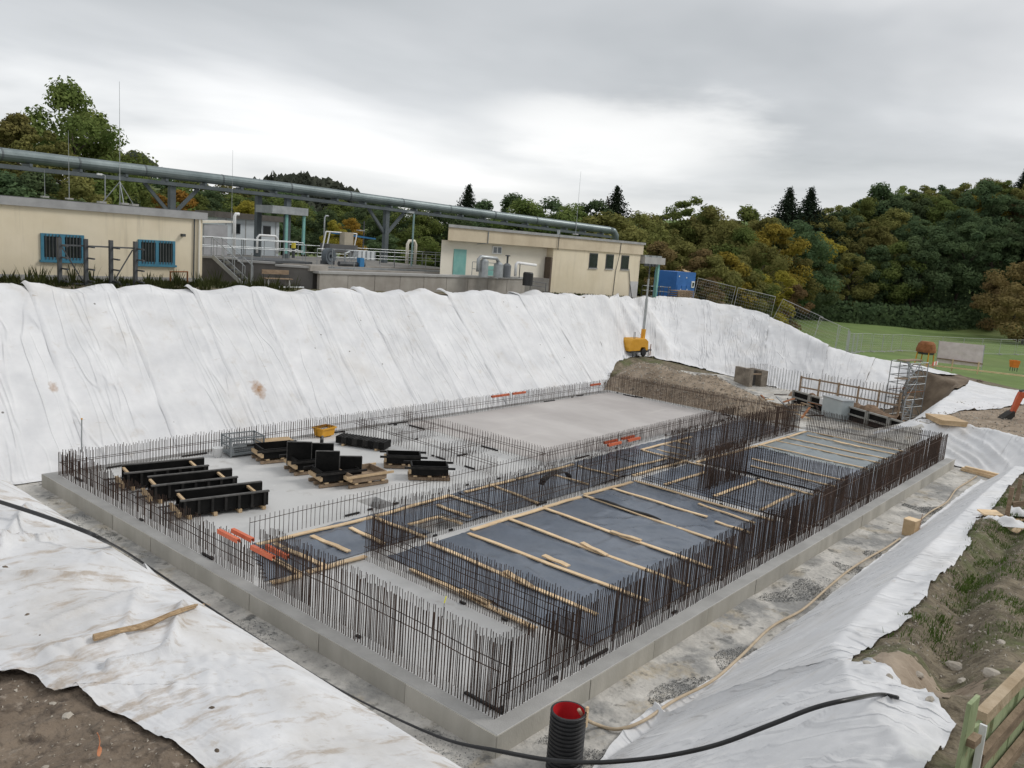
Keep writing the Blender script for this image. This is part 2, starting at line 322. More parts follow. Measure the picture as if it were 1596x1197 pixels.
# near corner of the pit: two 45 degree banks below the terrace the camera stands on
line([(-1.2, -1.2, -.42), (-1.2, 18.4, -.42)])
line([(-7.72, -7.4, 6.10), (-7.72, 22, 6.10)], .8); line([(-7.98, -7.9, 6.27), (-7.98, 22.5, 6.27)], .8); line([(-8.3, -8.2, 6.31), (-8.3, 23, 6.31)], .8)
line([(-6.6, -6.4, 4.72), (-6.6, 22, 4.72)]); line([(-4.4, -4.3, 2.55), (-4.4, 20, 2.55)]); line([(-1.2, -1.4, -.42), (-7.6, -7.8, 5.98)], .8); line([(-1.2, 19.7, -.42), (-6, 24.3, 4.6), (-8, 26, 6.0)])
line([(-9.5, -9.5, 6.33), (-9.5, 26, 6.33)], 3); line([(-14, -14, 6.35), (-14, 28, 6.3)], 5)
line([(-1.2, -1.4, -.42), (29, -1.5, -.42), (30, -2.4, -.38), (30.4, -6, 0.0), (30.6, -12, .3)])
line([(29, -2.6, .55), (24, -2.9, .95), (19, -3.2, 1.35), (11.25, -3.75, 1.93), (6, -4.05, 2.23), (1.9, -4.5, 2.7), (-1.5, -5.7, 3.80), (-3.6, -6.8, 4.50), (-6.5, -7.75, 5.45), (-7.9, -8.1, 6.27)], 1)
line([(29, -4.5, .7), (19, -5, 1.6), (11, -5.2, 2.15), (6, -5.6, 2.6), (2, -6.3, 3.15), (-1, -7.3, 4.1), (-3.6, -8, 4.5), (-6.5, -9, 5.6)], 1)
line([(29, -9, .9), (19, -9, 1.8), (8, -10, 2.7), (0, -11, 4.2), (-6, -12, 6.2)])
for p in [(29, -40, 1), (0, -40, 4), (-30, -40, 6), (-14, 34, 5.6)]: TP.append(Vector(p))
line([(31.6, -1.5, -.42), (31.7, 3, -.42), (32.2, 5.2, -.42)]); line([(31.8, -4, -.2), (32, -10, .4)])
line([(33.6, 2.6, .85), (34.4, .5, 1.0), (33.6, -2.2, 1.0), (33.4, -5, .95), (33.6, -12, .8)])
line([(33.6, 2.6, .85), (36, 2.4, 1.0), (41, 3.2, 1.0), (46, 3.6, 1.0), (52, 4.8, 1.0), (55.8, 5.2, 1)])
line([(32.2, 5.2, -.42), (38, 5.2, -1.2), (44, 5.8, -1.8), (50, 6, -1.5)])
for p in [(38, -3, 1.0), (44, -3, 1.0), (44, 0, 1.0), (50, 0, 1.0), (56, 0, .6), (60, -10, .2), (40, -12, .7), (42, 8, -1.8), (46, 9, -1.7), (44, 12, -.9), (40, 14, -.42), (38, 9, -.6), (34, 12, -.42), (36, 19, -.3), (42, 18, -.2)]: TP.append(Vector(p))
# building platform, meadow and the country beyond
line([(-40, 27, 5.3), (10, 27, 5.2), (16, 26.6, 5.05), (34, 26.6, 4.9), (48, 28.2, 4.45), (58, 27, 4.4)], 3)
line([(-60, 60, 5), (0, 60, 5), (40, 55, 4.4), (64, 40, 3.8)], 8)
line([(62, 32, 3.6), (60, 24, 3.4), (58.5, 18, 2.2), (57.5, 13, 1.2), (61, 9, .4), (63, 4, .2)], 3)
line([(70, 30, 1.6), (68, 20, .6), (68, 10, -.2), (70, 0, -.4), (66, -14, -.4)], 5)
line([(85, 45, 1.0), (88, 26, -.7), (95, 18, -1.1), (100, 5, -1.4), (105, -20, -1.6)], 8)
line([(140, 90, 0), (146, 50, -1), (147, 15, -1), (150, -30, -1.4), (160, -90, -1.5)], 14)
line([(175, 130, 5), (182, 60, 4.5), (184, 20, 5), (190, -30, 5)], 18)
line([(215, 150, 13), (222, 70, 14), (226, 20, 17), (235, -40, 18)], 24)
line([(290, 180, 22), (300, 80, 26), (310, 0, 30), (320, -60, 30)], 30)
line([(-120, 110, 5), (0, 120, 4), (60, 120, 3), (110, 110, 1.5)], 18)
line([(-200, 220, 8), (0, 240, 8), (120, 220, 6)], 30)
for x in (-900, -450, 0, 450, 900):
    for y in (-900, -450, 450, 900): TP.append(Vector((x, y, 8 if x > 100 or y > 100 else 5)))
TP += [Vector((-900, 0, 6)), Vector((900, 0, 30)), Vector((450, 0, 32)), Vector((450, 200, 26)), Vector((-450, 0, 6)), Vector((-150, -60, 6)), Vector((100, -150, 0))]
seen = set(); T2 = []
for p in TP:
    k = (round(p.x*4), round(p.y*4))
    if k not in seen: seen.add(k); T2.append(p)
res = geometry.delaunay_2d_cdt([Vector((p.x, p.y)) for p in T2], [], [], 0, 1e-5)
tv = [(v.x, v.y, T2[ids[0]].z) for v, ids in zip(res[0], res[3])]
tf = [tuple(f) for f in res[2]]
BV = BVHTree.FromPolygons(tv, tf)
def hz(x, y):
    h = BV.ray_cast(Vector((x, y, 200)), Vector((0, 0, -1)))[0]
    return h.z if h else 0.0
def hit(px, py):
    h = BV.ray_cast(CAM, ray(px, py).normalized())[0]
    return h
def nz(x, y, z=0.0): return noise.noise(Vector((x, y, z)))

def in_site(x, y): return x < 62 and y < 62 and not (x > 58 and y > -20 and y < 18)
gv = []
for x, y, z in tv:
    low_ = (-11.2 < x < -8.2 and -7.4 < y < -4.4) or (-6.3 < x < 29.5 and -12.2 < y < -3.65) or (33.6 < x < 46.8 and -8.8 < y < 2.8) or (33.2 < x < 57 and 4.3 < y < 12.8)
    gv.append((x, y, z-(.3 if low_ else 0)))
me = bpy.data.meshes.new('ground'); me.from_pydata(gv, [], tf)
me.materials.append(GRASSY); me.materials.append(MEADOW)
for p in me.polygons:
    c = p.center
    p.material_index = 0 if (c.x < 60 and c.y < 40 and c.y > -60 and c.x > -60) else 1
ground = mobj('ground', me, None); tag(ground, kind='structure')

def patch(name, m, x0, x1, y0, y1, step, fn, keep=None):
    nx, ny = int((x1-x0)/step)+1, int((y1-y0)/step)+1
    vs = []; 
    for j in range(ny):
        for i in range(nx):
            x, y = x0+i*step, y0+j*step; z = fn(x, y); vs.append((x, y, under(x, y, z)))
    fs = []
    for j in range(ny-1):
        for i in range(nx-1):
            if keep and not keep(x0+(i+.5)*step, y0+(j+.5)*step): continue
            a = j*nx+i; fs.append((a, a+1, a+nx+1, a+nx))
    b = MB(); b.v = vs; b.f = fs
    me = b.mesh(name, True, False)
    bm = bmesh.new(); bm.from_mesh(me); bmesh.ops.delete(bm, geom=[v for v in bm.verts if not v.link_faces], context='VERTS'); bm.to_mesh(me); bm.free()
    return mobj(name, me, m)
def rough(x, y, a=1.0):
    return a*(0.10*nz(x*.8, y*.8) + 0.06*nz(x*2.3, y*2.3, 4) + 0.045*nz(x*5, y*5, 9) + 0.03*nz(x*13, y*13, 2))
# weak concrete blinding on the pit floor
bl = MB(); poly = [(-1.3, -1.6), (.9, -1.6), (29.5, -1.65), (31.3, -2.6), (32.4, -1.0), (32.4, 5.6), (38, 6), (42, 7), (46, 12), (45.5, 18), (42, 20), (31.8, 20.0), (-1.3, 20.0)]
bmx = bmesh.new(); vs = [bmx.verts.new((x, y, 0)) for x, y in poly]; bmx.faces.new(vs); bmesh.ops.triangulate(bmx, faces=bmx.faces)
for k in range(6):
    bmesh.ops.subdivide_edges(bmx, edges=[e for e in bmx.edges if e.calc_length() > .5], cuts=1)
bmesh.ops.triangulate(bmx, faces=bmx.faces)
for v in bmx.verts:
    x, y = v.co.x, v.co.y; out = 1 if (y < -.3 or x < -.15) else .2
    v.co.z = -.405 + out*(.035*nz(x*.9, y*.9) + .018*nz(x*3, y*3)) 
    v.co.z = max(v.co.z, -.414)
    if x > 33: v.co.z = max(v.co.z, hz(x, y)+.03)
me = bpy.data.meshes.new('pit_floor'); bmx.to_mesh(me); bmx.free()
pf = mobj('pit_floor', me, BLIND); tag(pf, kind='structure')

RUT = [hit(*q) for q in ((1596, 800), (1562, 850), (1525, 890), (1500, 925), (1492, 985), (1478, 1040), (1462, 1085))]
def rsoil(x, y):
    # a rut runs along the bank behind the fabric edge
    d = 9
    for a, c in zip(RUT[:-1], RUT[1:]):
        ab = (c-a).xy; t = max(0, min(1, (Vector((x, y))-a.xy).dot(ab)/ab.length_squared)); d = min(d, (Vector((x, y))-a.xy-ab*t).length)
    return hz(x, y)+.02+rough(x, y, 1.0) - .30*math.exp(-(d/.28)**2) + .10*math.exp(-((d-.55)/.25)**2)
def lsoil(x, y): return hz(x, y)+.012+.030*nz(x*1.7, y*1.7)+.022*nz(x*5, y*5, 4)+.013*nz(x*13, y*13, 9)+.009*abs(nz(x*31, y*31, 2))+.005*nz(x*70, y*70, 6)
# ------------------------------------------------------------------ geotextile sheets
FABV = []; FABT = []
def plerp(P, t):
    L = [0]
    for a, b in zip(P[:-1], P[1:]): L.append(L[-1] + math.dist(a, b))
    d = t*L[-1]
    for i in range(len(P)-1):
        if d <= L[i+1] or i == len(P)-2:
            f = (d-L[i])/max(1e-9, L[i+1]-L[i]); return (P[i][0]+(P[i+1][0]-P[i][0])*f, P[i][1]+(P[i+1][1]-P[i][1])*f)
def wr(s, t, seed, a=1.0, slant=0.5):
    f = 0.030*nz(s*.55, t*.7, seed) 
    q = t + s*slant
    r1 = max(0, 1-abs(nz(s*.22, q*1.1, seed+5))*5); r2 = max(0, 1-abs(nz(s*.5, q*2.6, seed+9))*6)
    f += .05*r1*r1*max(0, nz(s*.3, t*.4, seed+2)+.35) + .022*r2*max(0, nz(s*.4, t*.5, seed+3)+.4)
    return a*1.5*f
def drape(name, A, B, step, label, group, off=.05, amp=1.0, seed=0, seams=(0, 1), slant=0.5, topbump=0.0, jagA=0, jagB=0, soilf=None, settle=.045, extra=None, cat='geotextile'):
    # A: toe polyline, B: top polyline (plan); lofted and laid on the terrain
    wid = max(math.dist(A[0], A[-1]), math.dist(B[0], B[-1])); ln = math.dist(plerp(A, .5), plerp(B, .5))*1.25
    nv, nu = max(4, int(wid/step)), max(4, int(ln/step)); vs = []
    for j in range(nu+1):
        u = j/nu
        for i in range(nv+1):
            t = i/nv; a, b = plerp(A, t), plerp(B, t)
            uu = u
            if jagB: uu = u*(1 + jagB*(.6*nz(t*wid*.35, seed, 3)+.5*nz(t*wid*1.3, seed, 7)))
            if jagA: uu = uu - (1-u)*jagA*(.6*nz(t*wid*.5, seed, 13)+.4*nz(t*wid*1.7, seed, 17))
            x, y = a[0]+(b[0]-a[0])*uu, a[1]+(b[1]-a[1])*uu
            x += .03*nz(x*2, y*2, seed); y += .03*nz(x*2, y*2, seed+31)
            tw = t*wid; z = hz(x, y) + off + wr(uu*ln, tw, seed, amp, slant)
            if seams[1]: z += .07*math.exp(-((wid-.12-tw)/.09)**2) + .055*min(1, max(0, (tw-wid+.5)/.4))
            if seams[0] == 2: z += .10*math.exp(-((tw-.14)/.055)**2) + .02*max(0, 1-tw/.5) - .03*max(0, 1-tw/.06)
            elif seams[0]: z -= .02*math.exp(-(tw/.15)**2)
            if topbump: z += topbump*max(0, (u-.80)/.20)**1.2*(1 + .9*math.sin(tw*2.1+seed) + .7*nz(tw*1.1, seed))*math.sin(min(1, max(0, (u-.8)/.2))*2.6)
            if soilf:
                w_ = max(0, (u-.70)/.30)**1.5; z = z*(1-w_) + w_*(soilf(x, y)+settle+wr(uu*ln, tw, seed+3, .5 if amp else .1, slant))
            if extra: z += extra(x, y, uu, t)
            vs.append((x, y, z))
    fs = [(j*(nv+1)+i, j*(nv+1)+i+1, (j+1)*(nv+1)+i+1, (j+1)*(nv+1)+i) for j in range(nu) for i in range(nv)]
    b = MB(); b.v = vs; b.f = fs
    me_ = b.mesh(name, True, False); uvl = me_.uv_layers.new(name='UVMap'); FABV.append(None)
    for lp_ in me_.loops:
        vi = lp_.vertex_index; uvl.data[lp_.index].uv = ((vi % (nv+1))/nv*wid+seed*3.3, (vi//(nv+1))/nu*ln+seed*1.7)
    FABT.append(([Vector(v) for v in vs], fs))
    o = mobj(name, me_, FAB)
    if sum(p.normal.z for p in o.data.polygons) < 0: o.data.flip_normals()
    return tag(o, label, cat, group)
ORD = ['first', 'second', 'third', 'fourth', 'fifth', 'sixth', 'seventh', 'eighth', 'ninth', 'tenth', 'eleventh', 'twelfth', 'thirteenth', 'fourteenth', 'fifteenth', 'sixteenth', 'seventeenth', 'eighteenth', 'nineteenth', 'twentieth']
seamx = [-3.5, -.9, 1.85, 4.95, 8.15, 11.0, 14.05, 17.0, 20.0, 23.1, 26.15, 29.2, 31.6]
for i, (a, b) in enumerate(zip(seamx[:-1], seamx[1:])):
    def flap(x, y, u, t):
        d = ((x-15.2)/.9)**2 + ((y-24.3)/.6)**2
        return .42*math.exp(-d)
    drape('geotextile_sheet', [(a, 19.25), (b+.12, 19.25)], [(a, 25.5), (b+.12, 25.5)], .105, 'white geotextile strip on the long far bank, %s from the left' % ORD[i], 'geotextile on the far bank', off=.05, seams=(2, 0), seed=i*3.7, topbump=.20, amp=.8, slant=.18, extra=flap, jagB=.02)
# the bank bends away past the slab
fa = [(31.5, 19.4), (34, 20.6), (36.6, 21.9), (39, 22.6), (41.5, 22.9), (43.6, 21.2), (45.0, 18.6), (45.8, 16.2), (46.4, 14), (46.6, 12)]
fb = [(31.5, 25.4), (36, 25.4), (40, 25.9), (44.5, 27.0), (48.5, 27.0), (54.0, 26.0), (54.2, 21), (53.2, 17.5), (52.5, 15.4), (51.6, 13.4)]
def buttress(x, y, u, t):
    # folds gathered where the sheet runs over a ledge in the bank
    q = x-47.0 + (1-u)*3.5
    return .75*math.exp(-((q)/.7)**2)*math.sin(u*3.1) + .30*math.exp(-((u-.8)/.1)**2)*math.exp(-((x-50)/2.5)**2)
fl = ['beside the yellow light tower', 'behind the yellow light tower mast', 'right of the light tower, with heavy hanging folds', 'below the blue container, with a shaded ledge', 'below the first fence panels', 'falling to the far corner of the pit']
for i in range(6):
    t0, t1 = i/6, (i+1)/6
    A = [plerp(fa, t0+(t1-t0)*k/6) for k in range(7)]; B = [plerp(fb, t0+(t1-t0)*k/6) for k in range(7)]
    drape('geotextile_sheet', A, B, .2, 'white geotextile strip on the far bank %s' % fl[i], 'geotextile on the bending far bank', off=.06+.015*(i % 2), seed=50+i*2.3, slant=.5, amp=1.8, extra=buttress, topbump=.1)
ga = [(46.6, 12), (47.2, 10.6), (48.3, 9), (49.6, 7.8), (52, 6.6)]; gb = [(51.6, 13.4), (53.4, 11), (55.6, 9.6), (57.4, 8.1), (56.3, 5.6)]
for i in range(3):
    A = [plerp(ga, (i+k/5)/3) for k in range(6)]; B = [plerp(gb, (i+k/5)/3) for k in range(6)]
    if i == 2: A = [((a[0]+b[0])/2, (a[1]+b[1])/2) for a, b in zip(A, B)]
    drape('geotextile_sheet', A, B, .2, 'white geotextile strip on the end bank %s' % ['left of the scaffold tower', 'directly behind the scaffold tower', 'above the brown earth face right of the scaffold'][i], 'geotextile on the end bank', off=.08, seed=70+i*2.3, amp=1.3)
drape('geotextile_sheet', [(33.2, 4.9), (38, 4.4), (44, 4.0), (50, 3.8), (54, 4.4)], [(35.2, 1.9), (39, 1.7), (42.5, .4), (47, -.2), (53, -1)], .2, 'white geotextile lobe beyond the dirt plateau and digger arm', 'geotextile at the far right', off=.09, seed=81, amp=1.5, jagB=.06)
drape('geotextile_sheet', [(31.35, 4.6), (31.35, 1.5), (31.4, -.4), (30.7, -2.0), (30.9, -3.6)], [(33.9, 4.0), (34.7, 2.2), (34.6, .4), (33.9, -2.2), (33.8, -4.6)], .1, 'white geotextile with long pleats behind the far right slab corner', 'geotextile at the far right', off=.07, seed=85, amp=1.9, slant=1.6, jagB=.03)
# near left bank: strips down the slope, and the sheet's end lying on the terrace before the camera
lys = [-6.2, -3.2, -.2, 2.8, 5.8, 8.8, 11.8, 14.8, 17.6, 20.6]
for i, (a, b) in enumerate(zip(lys[:-1], lys[1:])):
    drape('geotextile_sheet', [(-1.05 if a > -1.5 else -1.1+a*.0, max(a, -1.5)-.1), (-1.05, max(b, -1.0))], [(-7.45, a-.1), (-7.45, b)], .14, 'white geotextile strip down the near left slope, %s from the terrace corner' % ORD[i], 'geotextile on the near left slope', off=.02, amp=.6, seams=(2, 0), seed=100+i*4.1, slant=.3)
tp = [hit(*q) for q in ((330, 1215), (305, 1197), (244, 1160), (202, 1133), (160, 1116), (134, 1099), (118, 1084), (76, 1089), (50, 1068), (0, 1066), (-40, 1060))]
tp = [(q.x, q.y) for q in tp]
fold = [[hit(*q) for q in L_] for L_ in (((0, 864), (114, 841), (190, 822)), ((0, 877), (206, 874)), ((170, 1062), (260, 1034), (400, 990)), ((100, 1032), (190, 1012), (330, 950)), ((0, 905), (120, 908)), ((80, 985), (230, 940)))]
def terrace(x, y, u, t):
    z = .010*nz(x*3.2, y*3.2, 4) + .007*nz(x*9, y*6, 8) + .0035*nz(x*22, y*17, 2)
    for k, L_ in enumerate(fold):
        for a, c in zip(L_[:-1], L_[1:]):
            ab = (c-a).xy; q = Vector((x, y))-a.xy; s_ = q.dot(ab)/ab.length_squared
            if -.1 < s_ < 1.1:
                d = (q-ab*max(0, min(1, s_))).length*(1 if ab.x*q.y-ab.y*q.x > 0 else -1)
                z += (.030 if k < 3 else .016)*math.exp(-(d/.018)**2) + .016*(1 if k < 2 else .6)*(max(0, 1-d/.12) if d > 0 else max(0, 1+d/.015))
    d = math.hypot(x-RAG.x, (y-RAG.y)*.8)
    z += max(0, 1-d/.42)*(.045*abs(nz(x*9, y*5, 3))+.03*nz(x*5+y*7, y*3, 1)+.02)
    z += .012*max(0, nz(x*2.3+y*1.1, y*1.3-x, 6))*abs(nz(x*16-y*9, y*5+x*4, 5))*4
    return z*max(0, min(1, (-7.86-x)/.12))
RAG = hit(60, 1040)
o = drape('geotextile_sheet', [(-7.3, -6.85), (-7.3, -5), (-7.3, -3), (-7.3, -.5)], tp + [(-10.6, -3.6), (-10.9, -2), (-10.9, -.5)], .017, 'dirty white geotextile end lying on the terrace at the lower left', 'geotextile on the near left slope', off=.03, amp=0, seed=201, seams=(0, 0), jagB=.02, soilf=lsoil, settle=.014, extra=terrace)
o.data.materials[0] = FAB2
drape('geotextile_sheet', [(-7.66, -.6), (-7.66, 22)], [(-10.8, -.6), (-10.8, 22)], .2, 'white geotextile on the terrace further along the left rim', 'geotextile on the near left slope', off=.035, amp=.4, seed=205, seams=(0, 0))
# right bank: a long strip, and a second one bulging towards the camera
edge = [hit(x, y) for x, y in ((1596, 738), (1570, 762), (1545, 800), (1522, 812), (1505, 842), (1513, 852), (1478, 895), (1447, 922), (1442, 942), (1408, 968), (1418, 984), (1366, 1004), (1340, 1022), (1322, 1040))]
edge = [(e.x, e.y) for e in edge]
edge = [(29.4, -3.6)] + edge
drape('geotextile_sheet', [(29.6, -1.35), (20, -1.38), (12, -1.42), (7.4, -1.42), (4.2, -1.25), (3.2, -1.0), (2.3, -1.1)], edge, .075, 'long white geotextile strip on the right bank beside the hose', 'geotextile on the right bank', off=.06, seed=140, amp=.8, slant=1.2, seams=(0, 0), soilf=rsoil)
b2 = [hit(*q) for q in ((1322, 1044), (1360, 1052), (1400, 1072), (1440, 1097), (1492, 1132))]; b2 = [(q.x, q.y) for q in b2] + [(-4.8, -6.9), (-6.0, -7.2)]
drape('geotextile_sheet', [(3.4, -1.1), (2.2, -1.08), (1.25, -1.3), (.2, -1.45), (-1.3, -1.5), (-2.6, -2.75), (-4.2, -4.3)], b2, .05, 'white geotextile sheet bulging towards the green fence at the bottom right', 'geotextile on the right bank', off=.11, seed=150, amp=1.1, slant=.9, seams=(2, 0), soilf=rsoil)

fv = []; ff = []
for v_, f_ in FABT:
    k0 = len(fv); fv += v_; ff += [tuple(i+k0 for i in q) for q in f_]
FBV = BVHTree.FromPolygons(fv, ff)
def under(x, y, z):
    # bare soil stays below any fabric laid over it
    h = FBV.ray_cast(Vector((x, y, 50)), Vector((0, 0, -1)))[0]
    return z if h is None else min(z, h.z-(.012 if x < -7.9 else .05))
s1 = patch('soil_terrace', SOIL, -11.4, -7.9, -7.6, -4.2, 0.016, lsoil); tag(s1, kind='structure')
s2 = patch('soil_verge', GRASSY, -6.5, 30, -12.5, -3.6, 0.085, rsoil); tag(s2, kind='structure')
tg = [hit(*q) for q in ((1325, 1042), (1395, 1040), (1440, 1075), (1440, 1105), (1390, 1085))]; tcx, tcy = sum(q.x for q in tg)/5, sum(q.y for q in tg)/5
s2b = patch('gravel_tongue', SOIL_L, tcx-1.6, tcx+1.6, tcy-1.1, tcy+1.1, .06, lambda x, y: rsoil(x, y)+.05*(1-((x-tcx)/1.5)**2-((y-tcy)/.85)**2), keep=lambda x, y: ((x-tcx)/1.5)**2+((y-tcy)/.85)**2 < 1+.4*nz(x*2, y*2)); tag(s2b, kind='structure')
s3 = patch('soil_plateau', SOIL_L, 33.4, 47, -9, 3.0, 0.2, lambda x, y: hz(x, y)+.03+rough(x, y, .7)); tag(s3, kind='structure')
def mound(x, y):
    r = math.exp(-((x-35.2)/2.6)**2)
    e = 1/(1+math.exp(-(y-11.6)*1.5))
    e2 = 1/(1+math.exp((y-20.5)*2.5))
    return -.46 + 1.85*r*e*e2*(0.86+.3*nz(x*.3, y*.35)) + rough(x, y, .8)*min(1, 3*r)
s4 = patch('soil_mound', SOIL_L, 31.5, 41, 9.5, 22.5, 0.13, lambda x, y: mound(x, y)); tag(s4, kind='structure')
s5 = patch('pit_earth_slope', mat('wet_earth', (0.11, .08, .055), (.22, .17, .12), scale=.8, rough=.95, bump=.8, bscale=5), 33, 58, 4.2, 13, 0.25, lambda x, y: hz(x, y)+.04+rough(x, y, 1.6), keep=lambda x, y: hz(x, y) < 1.35); tag(s5, kind='structure')
# ------------------------------------------------------------------ foundation slab
SX, SY = 31.0, 18.8
slab = empty('foundation_slab', (0, 0, -.42), 0, 'grey reinforced concrete foundation slab filling the excavation pit', 'foundation slab')
xs = [.02, 5.85, 6.0, 6.75, 7.3, SX-.02]; ys = [.02, 7.6, 8.6, 10.05, 11.05, SY-.02]
holes = {(3, 1), (1, 1), (2, 1), (2, 3)}
b = MB(); idx = {}
def vid(x, y, z):
    k = (x, y, z)
    if k not in idx: idx[k] = len(b.v); b.v.append(k)
    return idx[k]
for i in range(5):
    for j in range(5):
        x0, x1, y0, y1 = xs[i], xs[i+1], ys[j], ys[j+1]
        zt = .42 if (i, j) not in holes else .08
        b.f.append((vid(x0, y0, zt), vid(x1, y0, zt), vid(x1, y1, zt), vid(x0, y1, zt)))
        for di, dj, p, q in ((-1, 0, (x0, y0), (x0, y1)), (1, 0, (x1, y1), (x1, y0)), (0, -1, (x1, y0), (x0, y0)), (0, 1, (x0, y1), (x1, y1))):
            ni, nj = i+di, j+dj
            if not (0 <= ni < 5 and 0 <= nj < 5): zo = 0.0
            else: zo = .42 if (ni, nj) not in holes else .08
            if zt > zo: b.f.append((vid(*p, zt), vid(*p, zo), vid(*q, zo), vid(*q, zt)))
sl = b.build('slab_body', CONC_TOP, slab, fix=True)
# shuttered edge faces, panel by panel
def edge_panels(p, q, n, first):
    p, q = Vector((*p, 0)), Vector((*q, 0)); d = (q-p).normalized(); L = (q-p).length
    cuts = [0] + [L*(k + (.12*math.sin(k*7.1+first)))/n for k in range(1, n)] + [L]
    for k in range(n):
        a, c = p+d*(cuts[k]+.009), p+d*(cuts[k+1]-.009)
        off = .004*((k*5) % 3)
        nrm = Vector((d.y, -d.x, 0))
        mid = (a+c)/2 - nrm*(.012-off) ; ln = (c-a).length
        m = MB().box((mid.x, mid.y, .2095), (ln, .028, .415), math.atan2(d.y, d.x))
        m.build('edge_panel', CONC_SIDE, slab)
edge_panels((0, SY), (0, 0), 8, 1); edge_panels((0, 0), (SX, 0), 12, 2); edge_panels((SX, 0), (SX, SY), 6, 3)
# outer rim, smoother and a touch darker
for a, c in (((.03, .03), (SX-.03, .34)), ((.03, .34), (.34, SY-.03)), ((.34, SY-.34), (SX-.03, SY-.03))):
    MB().b2((a[0], a[1], .4215), (c[0], c[1], .426)).build('rim', CONC, slab)
MB().b2((14.6, 10.5, .4215), (30.3, 18.2, .427)).build('screed', SCREED, slab)

# ------------------------------------------------------------------ reinforcement
def bar_mesh(seed):
    r2 = random.Random(seed); pts = []; dx, dy = r2.uniform(-.008, .008), r2.uniform(-.008, .008)
    for k in range(4):
        f = k/3; pts.append((dx*f*f, dy*f*f, f))
    return MB().tube(pts, .0105, 5).mesh('rebar')
BARS = [bar_mesh(i) for i in range(6)]
for me in BARS: me.materials.append(REBAR)
def rebar_row(label, p0, p1, h, step=.085, layers=(0, .24), single=False, m=REBAR, jit=.025, horiz=(.35,), hend=None, r=.0096, lean=.009):
    p0, p1 = Vector((*p0, 0)), Vector((*p1, 0)); d = (p1-p0); L = d.length; d.normalize(); nrm = Vector((-d.y, d.x, 0))
    root = empty('rebar_row', p0, 0, label, 'rebar', 'rows of starter bars on the slab')
    rr = random.Random(hash(label) % 9973 if False else sum(map(ord, label)))
    b = MB(); n = int(L/step)
    for li, off in enumerate(layers):
        for k in range(n+1):
            s = k*step + rr.uniform(-.006, .006) + li*step*.4
            if s > L: continue
            hh = h if hend is None else h + (hend-h)*s/L
            hh *= 1 + rr.uniform(-jit, jit) + .03*nz(s*.7, li*3)
            p = d*s + nrm*(off + rr.uniform(-.012, .012))
            if single and li < 1:
                o = mobj('rebar', BARS[rr.randrange(6)], None, root); o.location = p; o.scale = (1, 1, hh); o.rotation_euler = (rr.uniform(-lean, lean), rr.uniform(-lean, lean), rr.uniform(0, 6.28))
            else:
                t = Vector((rr.uniform(-lean, lean), rr.uniform(-lean, lean), 1))*hh
                b.tube([p, p+t*.55+Vector((rr.uniform(-.004, .004), rr.uniform(-.004, .004), 0)), p+t], r, 4, caps=False)
    if b.v:
        o = b.build('starter_bars', m, root, fix=False); o['kind'] = 'stuff'
    for hf in horiz:
        for off in layers[:2]:
            pts = [d*(L*k/8) + nrm*(off-.02) + Vector((0, 0, (h if hend is None else h+(hend-h)*k/8)*hf + rr.uniform(-.02, .02))) for k in range(9)]
            MB().tube(pts, .009, 5).build('tie_bar', m, root)
    # black spacer strips lying at the foot
    for k in range(int(L/2.4)):
        s = rr.uniform(0, max(.1, L-1)); ln = rr.choice((.12, .12, .16, .5, .9))
        p = d*s + nrm*(rr.uniform(.0, .26)*(-1 if len(layers) > 1 and layers[1] < 0 else 1))
        MB().box((p.x+d.x*ln/2, p.y+d.y*ln/2, .03), (ln, .05, .05), math.atan2(d.y, d.x)+rr.uniform(-.05, .05)).build('spacer', RUBBER, root)
    return root
rebar_row('tall starter bars along the near left slab edge up to the near corner', (.36, .36), (.36, 7.55), 1.36, .075, (0, -.26), True, horiz=(.62,))
rebar_row('short starter bars along the left slab edge past the black formwork', (.36, 7.75), (.36, 18.4), .78, .085, (0, -.26), horiz=(.5,), jit=.12)
rebar_row('tall starter bars along the near part of the right slab edge', (.40, .36), (15.0, .36), 1.34, .075, (0, .26), True, horiz=(.30,), hend=1.30)
rebar_row('dense rusty starter bars along the far part of the right slab edge', (15.1, .36), (30.6, .36), 1.30, .075, (0, .26), m=REBAR_R, horiz=(.3, .9), hend=1.18)
rebar_row('short starter bars along the back slab edge below the fabric', (.36, 18.42), (30.5, 18.42), .74, .10, (0, -.24), horiz=(.55,), jit=.06)
rebar_row('dense tall starter bars at the far end in front of the earth mound', (30.62, 18.4), (30.62, 7.4), 1.12, .075, (0, -.26), m=REBAR_R, horiz=(.85,))
rebar_row('starter bars on the far end wall of the right basin', (30.62, 6.6), (30.62, .5), 1.15, .08, (0, -.26), horiz=(.3, .8))
rebar_row('light open row of starter bars between hall and film corridor', (1.7, 10.02), (13.9, 10.02), .66, .145, (0,), horiz=(.8,))
rebar_row('starter bars along the corridor beside the trowelled hall floor', (14.0, 10.05), (30.4, 10.15), .66, .10, (0, .24), horiz=(.7,))
rebar_row('dark starter bars between corridor and the near film basin', (5.3, 7.38), (15.4, 7.12), 1.25, .075, (0, .24), horiz=(.3, .75))
rebar_row('dark starter bars at the corridor corner next to the drain opening', (3.55, 7.40), (5.25, 7.38), 1.28, .075, (0, .24), horiz=(.1,))
rebar_row('dark starter bars on the near wall of the first film basin', (3.45, 7.3), (3.45, .75), 1.18, .07, (0, -.24), horiz=(.3, .62))
rebar_row('dark starter bars on the cross wall past the first film basin', (15.45, 7.1), (15.35, 1.0), 1.18, .085, (0, -.22), horiz=(.25,))
rebar_row('brown starter bars on the short wall inside the second basin', (16.2, 4.75), (19.6, 4.7), 1.45, .065, (0, .24), m=REBAR_R, horiz=(.8,))
